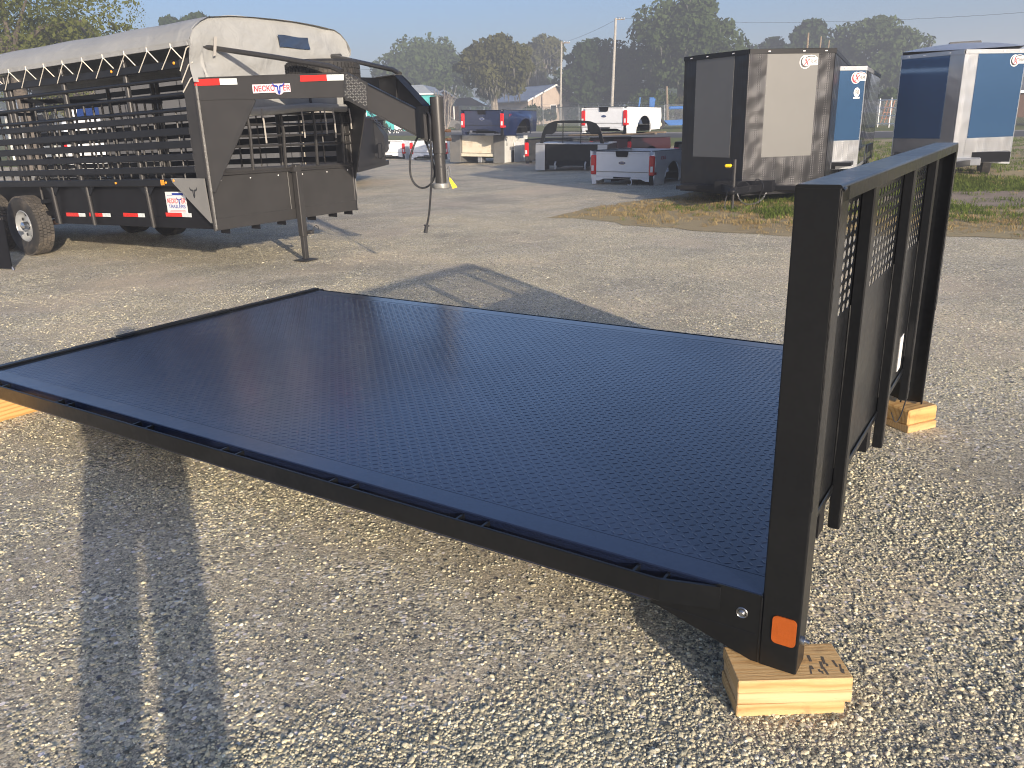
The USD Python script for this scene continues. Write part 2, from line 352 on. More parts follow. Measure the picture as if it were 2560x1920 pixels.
def gravel_material():
    n = {'geo': ('geometry', {}),
         'v1': ('voronoi_texture', {'scale': 88.0}), 'v2': ('voronoi_texture', {'scale': 210.0}),
         'sc1': ('separate_color', {}), 'sc2': ('separate_color', {}),
         'r1': ('rgb_ramp', {'interpolate': False, 'ramp': [(0.0, (0.158, 0.152, 0.118)), (0.16, (0.297, 0.283, 0.216)), (0.38, (0.464, 0.439, 0.319)), (0.6, (0.668, 0.612, 0.423)), (0.8, (0.800, 0.731, 0.445)), (0.92, (0.800, 0.800, 0.672))]}),
         'r2': ('rgb_ramp', {'interpolate': False, 'ramp': [(0.0, (0.186, 0.179, 0.137)), (0.35, (0.408, 0.375, 0.267)), (0.75, (0.668, 0.595, 0.394)), (0.95, (0.800, 0.800, 0.623))]}),
         'sel': ('noise_texture', {'scale': 2.2, 'detail': 5.0, 'roughness': 0.7}), 'selr': ('map_range', {'from_min': 0.40, 'from_max': 0.60, 'to_min': 0.12, 'to_max': 0.95, 'clamp': True}),
         'mx': ('mix_color', {}),
         'dn': ('noise_texture', {'scale': 0.42, 'detail': 6.0, 'roughness': 0.62, 'distortion': 0.4}), 'dr': ('map_range', {'from_min': 0.50, 'from_max': 0.66, 'to_min': 0.0, 'to_max': 0.72, 'clamp': True}),
         'dust': ('mix_color', {'b': (0.53, 0.455, 0.325)}),
         'v3': ('voronoi_texture', {'scale': 40.0}), 'sc3': ('separate_color', {}), 'g3': ('math', {'math_type': 'greater_than', 'value2': 0.80}), 'd3': ('math', {'math_type': 'less_than', 'value2': 0.34}), 'k3': ('math', {'math_type': 'multiply'}), 'm3': ('mix_color', {}), 'v4': ('voronoi_texture', {'scale': 19.0, 'metric': 'minkowski', 'exponent': 0.75}), 'sc4': ('separate_color', {}), 'g4': ('math', {'math_type': 'greater_than', 'value2': 0.38}), 'd4': ('math', {'math_type': 'less_than', 'value2': 0.25}), 'k4': ('math', {'math_type': 'multiply'}), 'f4': ('math', {'math_type': 'multiply', 'value2': 0.9}), 'm4': ('mix_color', {}), 'r4': ('rgb_ramp', {'interpolate': False, 'ramp': [(0.0, (0.11, 0.105, 0.10)), (0.28, (0.22, 0.21, 0.195)), (0.5, (0.60, 0.54, 0.43)), (0.75, (0.74, 0.70, 0.62))]}),
         'r3': ('rgb_ramp', {'interpolate': False, 'ramp': [(0.0, (0.16, 0.155, 0.15)), (0.35, (0.62, 0.58, 0.50)), (0.7, (0.78, 0.75, 0.69))]}),
         'tn': ('noise_texture', {'scale': 0.5, 'detail': 5.0, 'roughness': 0.65}), 'tr': ('rgb_ramp', {'ramp': [(0.34, (0.73, 0.715, 0.76)), (0.5, (0.985, 0.94, 0.965)), (0.66, (1.14, 1.06, 1.01))]}), 'tm': ('mix_color', {'blend_type': 'multiply', 'fac': 1.0, 'use_clamp': False}),
         'h1': ('map_range', {'from_min': 0.0, 'from_max': 0.75, 'to_min': 1.0, 'to_max': 0.0}), 'h2': ('map_range', {'from_min': 0.0, 'from_max': 0.8, 'to_min': 0.45, 'to_max': 0.0}),
         'hm': ('math', {'math_type': 'maximum'}), 'hs': ('mix_float', {}),
         'inv': ('math', {'math_type': 'subtract', 'value1': 1.0}), 'hd': ('math', {'math_type': 'multiply'}),
         'wn': ('noise_texture', {'scale': 1.1, 'detail': 3.0}), 'wm': ('math', {'math_type': 'multiply_add', 'value2': 2.2}),
         'bp': ('bump', {'strength': 0.5, 'distance': 0.005}),
         'p': ('principled_bsdf', {'roughness': 0.85, 'specular_ior_level': 0.25})}
    l = [('geo.position', f'{k}.vector') for k in ('v1', 'v2', 'v3', 'v4', 'sel', 'dn', 'tn', 'wn')]
    l += [('v1.color', 'sc1.color'), ('v2.color', 'sc2.color'), ('sc1.r', 'r1.fac'), ('sc2.r', 'r2.fac'), ('sel.fac', 'selr.value'), ('selr.result', 'mx.fac'),
          ('r2.color', 'mx.a'), ('r1.color', 'mx.b'), ('dn.fac', 'dr.value'), ('dr.result', 'dust.fac'), ('mx.result', 'dust.a'),
          ('v3.color', 'sc3.color'), ('sc3.r', 'g3.value1'), ('v3.distance', 'd3.value1'), ('g3.value', 'k3.value1'), ('d3.value', 'k3.value2'), ('k3.value', 'm3.fac'), ('sc3.g', 'r3.fac'), ('dust.result', 'm3.a'), ('r3.color', 'm3.b'), ('tn.fac', 'tr.fac'), ('v4.color', 'sc4.color'), ('sc4.r', 'g4.value1'), ('v4.distance', 'd4.value1'), ('g4.value', 'k4.value1'), ('d4.value', 'k4.value2'), ('k4.value', 'f4.value1'), ('f4.value', 'm4.fac'), ('sc4.g', 'r4.fac'), ('m3.result', 'm4.a'), ('r4.color', 'm4.b'), ('m4.result', 'tm.a'), ('tr.color', 'tm.b'), ('tm.result', 'p.base_color'),
          ('v1.distance', 'h1.value'), ('v2.distance', 'h2.value'), ('selr.result', 'hs.fac'), ('h2.result', 'hs.a'), ('h1.result', 'hs.b'),
          ('dr.result', 'inv.value2'), ('hs.result', 'hd.value1'), ('inv.value', 'hd.value2'), ('wn.fac', 'wm.value1'), ('hd.value', 'wm.value3'), ('wm.value', 'bp.height'), ('bp.normal', 'p.normal')]
    return usdkit.material(stage, '/World/Looks/gravel', n, l, surface='p.BSDF')
gravel_look = gravel_material()

def lawn_material(name, cols, scale=7.0):
    n = {'geo': ('geometry', {}), 'a': ('noise_texture', {'scale': scale, 'detail': 8.0, 'roughness': 0.75}), 'b': ('noise_texture', {'scale': 0.22, 'detail': 4.0}),
         'm': ('mix_float', {'fac': 0.45}), 'r': ('rgb_ramp', {'ramp': cols}), 'c': ('noise_texture', {'scale': 45.0, 'detail': 3.0}), 'bp': ('bump', {'strength': 0.8, 'distance': 0.03}),
         'p': ('principled_bsdf', {'roughness': 0.95, 'specular_ior_level': 0.15})}
    l = [('geo.position', f'{k}.vector') for k in 'abc'] + [('a.fac', 'm.a'), ('b.fac', 'm.b'), ('m.result', 'r.fac'), ('r.color', 'p.base_color'), ('c.fac', 'bp.height'), ('bp.normal', 'p.normal')]
    return usdkit.material(stage, f'/World/Looks/{name}', n, l, surface='p.BSDF')
lawn_near = lawn_material('lawn_near', [(0.32, (0.25, 0.20, 0.12)), (0.5, (0.36, 0.29, 0.17)), (0.68, (0.30, 0.26, 0.13))])
lawn_far = lawn_material('lawn_far', [(0.30, (0.13, 0.115, 0.04)), (0.46, (0.16, 0.155, 0.045)), (0.56, (0.105, 0.135, 0.035)), (0.70, (0.21, 0.165, 0.075))], 1.4)
dirt_look = lawn_material('dirt', [(0.30, (0.19, 0.15, 0.115)), (0.5, (0.29, 0.235, 0.185)), (0.72, (0.36, 0.30, 0.24))], 3.0)
asphalt = lawn_material('asphalt', [(0.3, (0.075, 0.074, 0.073)), (0.7, (0.11, 0.108, 0.104))], 20.0)
shoulder_look = lawn_material('road_shoulder', [(0.3, (0.24, 0.22, 0.19)), (0.7, (0.34, 0.31, 0.27))], 6.0)

def struct(name, mb, m, kind='structure', smooth=True):
    return solid(name, mb, m, kind=kind, smooth=smooth)

ys = np.concatenate([np.linspace(-30, 12, 22), np.linspace(14, 40, 10), np.linspace(43, 120, 26), np.array([160, 230, 312])])
xs = np.concatenate([[-290, -200, -150], np.linspace(-120, 120, 41), [150, 200, 290]])
X, Y = np.meshgrid(xs, ys, indexing='ij')
gv = np.stack([X, Y, zg(Y)], -1).reshape(-1, 3)
i, j = np.meshgrid(np.arange(len(xs) - 1), np.arange(len(ys) - 1), indexing='ij'); nv = len(ys)
struct('ground', MB().add(gv, np.stack([i * nv + j, (i + 1) * nv + j, (i + 1) * nv + j + 1, i * nv + j + 1], -1).reshape(-1, 4)), gravel_look)

def ragged(pts, step=0.25, amp=0.16, seed=0):
    """Roughens the outline of a patch of ground."""
    p = np.array(pts + [pts[0]], float); out = []
    for a, b in zip(p[:-1], p[1:]):
        k = max(int(np.linalg.norm(b - a) / step), 1)
        for t in range(k): out.append(a + (b - a) * t / k)
    out = np.array(out); q = np.c_[out * 1.7, np.zeros(len(out))]
    out[:, 0] += amp * 2 * (meshkit.fbm(q, 3, seed) - 0.5); out[:, 1] += amp * 2 * (meshkit.fbm(q + 31, 3, seed + 5) - 0.5)
    return Polygon(out).buffer(0)
LAWN = ragged([(0.75, 13.35), (1.4, 12.9), (2.1, 11.75), (3.7, 10.6), (5.45, 10.1), (6.3, 9.6), (9, 8.6), (14, 7.4), (30, 4), (60, 0), (60, 45.3), (9, 45.3), (8, 41), (6.6, 34), (6, 26), (5.3, 21), (4.3, 17.6), (3.2, 16.4), (2.2, 15.4), (1.3, 14.3)], 0.3, 0.28, 3)
lawn_mb = MB()
vv, ff = trimesh.creation.triangulate_polygon(LAWN, engine='earcut')
lawn_mb.add(np.c_[vv, np.full(len(vv), 0.006) + zg(vv[:, 1])], ff)
struct('lawn', lawn_mb, lawn_near, smooth=False)
track = ragged([(5.6, 13.5), (7.2, 13.15), (9.4, 13.1), (12, 12.6), (20, 11.5), (20, 13.4), (12, 14.9), (10.2, 15.4), (8.4, 15.7), (6.4, 15.3), (5.4, 14.5)], 0.3, 0.3, 8)
vv, ff = trimesh.creation.triangulate_polygon(track, engine='earcut')
struct('dirt_track', MB().add(np.c_[vv, np.full(len(vv), 0.011)], ff), dirt_look, smooth=False)
# the far lawn, on both sides of the road
fx = np.concatenate([[-288, -200, -90], np.linspace(-60, 90, 151), [150, 200, 288]])
fy0 = np.interp(fx, [-288, -60, -30, -8, -2, 1, 4, 6.6, 9, 12], [50, 46, 44, 41.5, 38.4, 36, 35, 35, 45, 45]) + 0.5 * (meshkit.fbm(np.c_[fx * 1.3, fx * 0, fx * 0], 3, 4) - 0.5)
rows = []
for a, b in zip(fx, fy0):
    yy = np.concatenate([np.linspace(b, 120, 24), [160, 220, 310]]); rows.append(np.c_[np.full(len(yy), a), yy, zg(yy) + 0.004])
nv = len(rows[0]); i, j = np.meshgrid(np.arange(len(rows) - 1), np.arange(nv - 1), indexing='ij')
struct('far_lawn', MB().add(np.vstack(rows), np.stack([i * nv + j, (i + 1) * nv + j, (i + 1) * nv + j + 1, i * nv + j + 1], -1).reshape(-1, 4)), lawn_far)
def ribbon(near, far, lift):
    near, far = np.array(near, float), np.array(far, float); mb = MB()
    t = np.linspace(0, 1, 60); s = np.linspace(0, 1, len(near))
    a = np.c_[np.interp(t, s, near[:, 0]), np.interp(t, s, near[:, 1])]; b = np.c_[np.interp(t, s, far[:, 0]), np.interp(t, s, far[:, 1])]
    pts = np.concatenate([np.c_[a + (b - a) * u, zg((a + (b - a) * u)[:, 1]) + lift] for u in np.linspace(0, 1, 7)])
    i, j = np.meshgrid(np.arange(6), np.arange(59), indexing='ij')
    return mb.add(pts, np.stack([i * 60 + j, i * 60 + j + 1, (i + 1) * 60 + j + 1, (i + 1) * 60 + j], -1).reshape(-1, 4))
RN = [(80, 0.0), (45, 28), (21.3, 47.2), (12, 56.2), (0.6, 66), (-10, 77), (-24, 92), (-60, 130)]
RF = [(86, 7), (50, 37), (26, 55), (14, 63), (1.6, 73.5), (-9, 85), (-20, 101), (-52, 142)]
struct('road', ribbon(RN, RF, 0.014), asphalt)
struct('road_shoulder', ribbon([(p[0] + 0.1, p[1] + 0.1) for p in RF], [(p[0] + 1.2 + 0.05 * max(-p[0] + 10, 0), p[1] + 1.3 + 0.13 * max(-p[0] + 10, 0)) for p in RF], 0.010), shoulder_look)

# loose stones lying on the yard
def stone(seed):
    m = trimesh.creation.icosphere(1, 1.0); v = np.array(m.vertices); r = np.random.default_rng(seed)
    v *= 1 + 0.28 * (meshkit.noise(v * 1.6 + seed * 7, seed) - 0.5)[:, None] * 2
    v *= np.array([1.0, 0.8, 0.55]) * (0.9 + 0.2 * r.random(3)); return v, np.array(m.faces)
def stone_look(name, ramp):
    n = {'oi': ('object_info', {}), 'geo': ('geometry', {}), 'r': ('rgb_ramp', {'interpolate': True, 'ramp': ramp}), 'nz': ('noise_texture', {'scale': 160.0, 'detail': 3.0}),
         'rr': ('rgb_ramp', {'ramp': [(0.3, (0.75, 0.75, 0.75)), (0.7, (1.15, 1.15, 1.15))]}), 'm': ('mix_color', {'blend_type': 'multiply', 'fac': 1.0, 'use_clamp': False}), 'p': ('principled_bsdf', {'roughness': 0.8, 'specular_ior_level': 0.3})}
    return usdkit.material(stage, f'/World/Looks/{name}', n, [('oi.random', 'r.fac'), ('geo.position', 'nz.vector'), ('nz.fac', 'rr.fac'), ('r.color', 'm.a'), ('rr.color', 'm.b'), ('m.result', 'p.base_color')], surface='p.BSDF')
stone_grey = stone_look('stone_grey', [(0.0, (0.107, 0.105, 0.086)), (0.3, (0.213, 0.207, 0.159)), (0.6, (0.365, 0.345, 0.249)), (0.85, (0.548, 0.494, 0.341)), (1.0, (0.761, 0.690, 0.475))])
stone_pale = stone_look('stone_pale', [(0.0, (0.396, 0.374, 0.281)), (0.5, (0.639, 0.570, 0.378)), (0.8, (0.761, 0.660, 0.414)), (1.0, (0.800, 0.800, 0.655))])
NS = 380000
rr = 1.15 * (14.5 / 1.15) ** rng.random(NS) ; th = rng.uniform(-0.66, 0.66, NS)
sx, sy = rr * np.sin(th), rr * np.cos(th)
patch = meshkit.fbm(np.c_[sx * 0.9, sy * 0.9, np.zeros(NS)], 4, 11)
keep = (rng.random(NS) < np.clip((patch - 0.34) * 4.5, 0.12, 1))
poly_keep = ~((sx > 2) & (sy > 9.2 + 0.0 * sx) & (sy > 13.4 - 0.7 * sx))
keep &= poly_keep
sx, sy = sx[keep], sy[keep]; n_ = len(sx)
size = np.exp(rng.normal(math.log(0.0033), 0.38, n_)); size = np.clip(size, 0.0018, 0.011)
q = np.zeros((n_, 4)); ang = rng.uniform(0, 2 * PI, n_); tl = rng.normal(0, 0.22, n_)
q[:, 0] = np.cos(ang / 2); q[:, 3] = np.sin(ang / 2); q[:, 1] = np.sin(tl / 2); q /= np.linalg.norm(q, axis=1, keepdims=True)
instancer('gravel', [(stone(k), stone_grey if k < 4 else stone_pale) for k in range(6)], np.c_[sx, sy, size * 0.22], rng.choice(6, n_, p=[.17, .17, .17, .17, .16, .16]), q, size, 'loose grey and tan stones lying over the yard', 'gravel')

# ================================================================ flatbed truck body on its blocks
FB = thing('flatbed', 'black flatbed truck body with tread plate deck and perforated headboard on wooden blocks', 'flatbed', (0.6398, 1.8184, 0), 146.547)
FL, FW, FZ, FH = 4.13, 2.44, 0.3334, 1.3813
ex, ey, ez = np.eye(3)
deck = part(FB, 'deck_plate', MB().box(0.0, FL - 0.005, -0.095, -FW + 0.095, FZ - 0.007, FZ - 0.001), deck_paint_sky_tint)
lug = MB()
px_, nx_, ny_ = 0.0275, int((FL - 0.03) / 0.0275), int((FW - 0.21) / 0.0275)
I, J = np.meshgrid(np.arange(nx_), np.arange(ny_), indexing='ij'); I, J = I.ravel(), J.ravel()
lc = np.c_[0.022 + I * px_, -0.112 - J * px_]
la = np.where((I + J) % 2 == 0, 0.72, -0.72) + 0
base = np.array([[-0.0125, 0, 0], [-0.007, 0.0045, 0], [0.007, 0.0045, 0], [0.0125, 0, 0], [0.007, -0.0045, 0], [-0.007, -0.0045, 0], [-0.0075, 0, 0.0018], [0.0075, 0, 0.0018]])
lf_ = np.array([[0, 6, 1], [1, 6, 7], [1, 7, 2], [2, 7, 3], [3, 7, 4], [4, 7, 6], [4, 6, 5], [5, 6, 0]])[:, ::-1]
c_, s_ = np.cos(la), np.sin(la)
lv = np.stack([lc[:, :1] + c_[:, None] * base[:, 0] - s_[:, None] * base[:, 1], lc[:, 1:] + s_[:, None] * base[:, 0] + c_[:, None] * base[:, 1], np.broadcast_to(FZ - 0.001 + base[:, 2], (len(lc), 8))], -1)
lug.add(lv.reshape(-1, 3), (np.arange(len(lc))[:, None, None] * 8 + lf_).reshape(-1, 3))
part(FB, 'plate_seam', MB().box(2.44, 2.446, -0.1, -FW + 0.1, FZ - 0.003, FZ - 0.0002, 0.0006), deck_paint_sky_tint)
part(deck, 'tread_lugs', lug, deck_paint_sky_tint, 'raised tread bars all over the deck plate', smooth=70, kind='stuff')
for s in (0, 1):
    y0 = 0.0 if s == 0 else -FW; sg = 1 if s == 0 else -1
    part(FB, 'side_channel', MB().box(0.0, FL, y0, y0 - sg * 0.094, FZ - 0.012, FZ, 0.003).box(0.0, FL, y0 - sg * 0.001, y0 - sg * 0.008, 0.215, FZ - 0.012), deck_paint_sky_tint)
    yr = y0 + sg * 0.052
    r_ = MB().box(0.265, FL + 0.02, yr, yr - sg * 0.009, 0.256, 0.326, 0.002)
    r_.beam((0.268, yr - sg * 0.0045, 0.291), (0.112, y0 + sg * 0.004, 0.291), 0.009, 0.070)
    rail = part(FB, 'rub_rail', r_, black_paint)
    for a in (0.26, 0.35, 0.87, 0.97, 1.435, 1.54, 2.05, 2.14, 2.64, 2.73, 3.26, 3.35, 3.86, 3.95):
        part(rail, 'stake_pocket_wall', MB().box(a - 0.004, a + 0.004, y0 + sg * 0.001, yr - sg * 0.008, 0.262, 0.3235), black_paint)
    gp = Polygon([(0.31, 0.214), (0.31, 0.24), (0.115, 0.3333), (0.0, 0.3333), (0.0, 0.128), (0.02, 0.128)])
    part(FB, 'corner_gusset', MB().extr(gp, (0, y0 + (0.004 if s == 0 else -0.001), 0), ex, ez, 0.003 if s == 0 else 0.003), black_paint)
    part(FB, 'weld_bead', MB().path([(0.0, y0 + sg * 0.004, z) for z in np.linspace(0.13, 0.33, 14)], 0.0022 + 0.0009 * rng.random(14), 6).path([(0.112, y0 + sg * 0.004, z) for z in np.linspace(0.25, 0.325, 8)], 0.0018, 6).path([(x, y0 + sg * 0.004, 0.213 - 0.1 * (0.17 - x) * 0) for x in np.linspace(0.01, 0.28, 12)], 0.0012, 6), black_paint)
part(FB, 'clearance_lamp', MB().lathe([(0.0001, 0.009), (0.006, 0.008), (0.0095, 0.004), (0.010, 0.0)], (0.05, 0.004, 0.266), ey, 20).lathe([(0.011, 0.0), (0.0145, 0.003), (0.0165, 0.0)], (0.05, 0.0035, 0.266), ey, 20), steel, 'small round metal lamp beside the headboard post')
part(FB, 'rear_sill', MB().box(FL + 0.001, FL + 0.075, 0.045, -FW - 0.045, 0.215, FZ + 0.002, 0.004), black_paint)
for a, b, h in ((0.03, -0.78, 0.010), (-0.80, -1.62, 0.014), (-1.64, -2.46, 0.010)):
    part(FB, 'sill_lip', MB().box(FL + 0.03, FL + 0.074, a, b, FZ + 0.003, FZ + 0.003 + h, 0.002), black_paint)
for a in (0.35, 1.0, 1.7, 2.4, 3.1, 3.8):
    part(FB, 'crossmember', MB().box(a, a + 0.05, -0.02, -FW + 0.02, 0.232, FZ - 0.010), satin_black)
for b in (-0.79, -1.65):
    part(FB, 'long_sill', MB().box(0.02, FL, b - 0.04, b + 0.04, 0.135, 0.231), satin_black)
def chan(o, ex_, ey_, w, d, lip, t, rad, L, close=True):
    """A rolled channel: a plate of width w, its edges turned back by d and lip, extruded by L."""
    p = unary_union([sbox(0, 0, w, t), sbox(0, 0, t, d), sbox(w - t, 0, w, lip)])
    p = p.buffer(-t * 0.35).buffer(t * 0.35, quad_segs=3)
    return MB().extr(p, o, ex_, ey_, L)
for s in (0, 1):
    y0 = 0.001 if s == 0 else -FW - 0.001; sg = -1 if s == 0 else 1
    pm_ = MB()
    poly = unary_union([sbox(-0.1, 0, 0, 0.007), sbox(-0.1, 0, -0.093, 0.080 if s == 0 else 0.036), sbox(-0.007, 0, 0, 0.05)])
    poly = poly.intersection(sbox(-0.1, 0, 0, 0.2).buffer(-0.006).buffer(0.006, quad_segs=4))
    if s == 0: poly = affinity.scale(poly, 1, -1, origin=(0, 0))
    pm_.extr(poly, (0, y0, 0.1245), ex, ey, FH - 0.008 - 0.1245)
    post = part(FB, 'headboard_post', pm_, black_paint)
    part(post, 'weld_bead', MB().path([(-0.099, y0 + sg * 0.003, z) for z in np.linspace(0.6, FH - 0.012, 60)], 0.0022 + 0.0014 * rng.random(60), 6), black_paint)
top = unary_union([sbox(-0.1, -0.008, 0, 0), sbox(-0.1, -0.038, -0.092, 0), sbox(-0.008, -0.045, 0, 0)])
top = top.intersection(sbox(-0.1, -0.2, 0, 0).buffer(-0.007).buffer(0.007, quad_segs=5))
part(FB, 'top_beam', MB().extr(top, (0, -0.0005, FH), ex, ez, FW - 0.001), black_paint)
part(FB, 'top_beam_weld', MB().path([(-0.1005, -0.004 - k, FH - 0.012 + 0.003 * math.sin(k * 90)) for k in np.linspace(0, 0.03, 12)], 0.004, 6), black_paint)
hp = sbox(-FW + 0.01, 0.372, -0.01, 1.372)
holes = []
for a, b in ((-0.075, -0.63), (-0.725, -1.385), (-1.515, -2.05), (-2.17, -2.39)):
    k = int(abs(b - a) / 0.058)
    for u in range(k + 1):
        for w_ in range(10):
            holes.append(affinity.translate(affinity.scale(Point(0, 0).buffer(1, quad_segs=4), 0.0205, 0.0130), a - 0.012 - u * (abs(b - a) - 0.024) / k, 0.99 + w_ * 0.0325))
hp = hp.difference(unary_union(holes))
part(FB, 'headboard_panel', MB().extr(hp, (-0.022, 0, 0), ey, ez, -0.002), black_paint, 'steel sheet pierced by rows of holes in its upper half')
for y in (-0.675, -1.455, -2.11):
    up = part(FB, 'headboard_upright', MB().box(-0.062, -0.0245, y - 0.026, y + 0.026, 0.235, FH - 0.010, 0.004), black_paint)
    part(up, 'weld_bead', MB().path([(-0.026, y + 0.027, z) for z in np.linspace(0.45, 0.98, 26)], 0.003 * (0.6 + 0.8 * rng.random(26)), 5).path([(-0.026, y - 0.027, z) for z in np.linspace(0.45, 1.3, 26)], 0.0025 * (0.6 + 0.8 * rng.random(26)), 5), black_paint)
for a, b in ((-0.04, -0.648), (-0.702, -1.428), (-1.482, -2.083), (-2.137, -2.40)):
    part(FB, 'lower_rail', MB().box(-0.032, -0.0245, a, b, 0.366, 0.392, 0.003), black_paint)
rp = affinity.translate(sbox(-0.018, -0.028, 0.018, 0.028).buffer(0.013, quad_segs=5), -0.0615, 0.2465)
part(FB, 'side_reflector', MB().extr(rp, (0, 0.0015, 0), ex, ez, -0.0035), orange_refl, 'rounded orange reflector low on the near headboard post')
part(FB, 'bolt', MB().lathe([(0.012, 0), (0.012, 0.010), (0.006, 0.011), (0.006, 0.022), (0.0001, 0.022)], (-0.1, -0.028, 0.215), (-1, 0, 0), 12), steel)
part(FB, 'sticker', MB().box(-0.0262, -0.0243, -1.915, -2.00, 0.42, 0.577), decal_white, 'white paper sticker on the headboard sheet')
part(FB, 'wire', MB().path([(-0.05, -1.7 - 0.55 * t, 0.30 - 0.10 * math.sin(PI * t) - 0.05 * t) for t in np.linspace(0, 1, 16)], 0.0028, 6), cable_rubber)

# blocks under it
def board(label, cx, cy, z0, L, W, T, rot, m, group=None, rad=0.0025):
    return solid('wooden_board', MB().box(-L / 2, L / 2, -W / 2, W / 2, 0, T, rad), m, label, 'board', group, loc=(cx, cy, z0), rotz=rot)
board('bottom board of the three stacked under the near headboard post', 0.716, 1.832, 0.0, 0.290, 0.148, 0.0376, 0.6, pine_a)
board('middle board of the three stacked under the near headboard post', 0.726, 1.833, 0.038, 0.303, 0.149, 0.0376, -0.8, pine_b)
tb = thing('wooden_board', 'ink smeared top board of the near stack, the headboard post standing on it', 'board', (0.723, 1.832, 0.076), 0.2)
part(tb, 'plank', MB().box(-0.152, 0.152, -0.075, 0.075, 0, 0.038, 0.0025), pine_a)
ink = MB()
for k in range(13):
    a, b = rnd.uniform(0.045, 0.135), rnd.uniform(-0.06, 0.03); w = rnd.uniform(0.002, 0.008); h = rnd.uniform(0.01, 0.04)
    ink.extr(affinity.rotate(ragged([(a, b), (a + w, b), (a + w, b + h), (a, b + h)], 0.004, 0.004, k), rnd.uniform(-20, 20)), (0, 0, 0.0381 + 0.00002 * k), ex, ey, 0.0002)
part(tb, 'ink_mark', ink, look('ink_stain', (0.10, 0.08, 0.06), 0.8), kind='stuff')
board('lower thin board under the far headboard post', 1.99, 3.87, 0.0, 0.19, 0.30, 0.038, 22, pine_a)
board('upper thick board under the far headboard post', 1.985, 3.875, 0.0385, 0.20, 0.30, 0.078, 24, pine_c, rad=0.008)
tm_ = thing('timber', 'thick yellow timber with a knot under the rear corner of the flatbed', 'timber', (-2.975, 4.145, 0), 56)
part(tm_, 'beam', MB().box(-0.40, 0.40, 0, 0.15, 0, 0.213, 0.006), pine_c)
part(tm_, 'knot', MB().extr(affinity.rotate(affinity.scale(Point(0, 0).buffer(1, quad_segs=5), 0.022, 0.014), 15), (0.23, -0.0006, 0.115), ex, ez, 0.002), look('knot_brown', (0.20, 0.085, 0.03), 0.7, var=0.3, vscale=80))

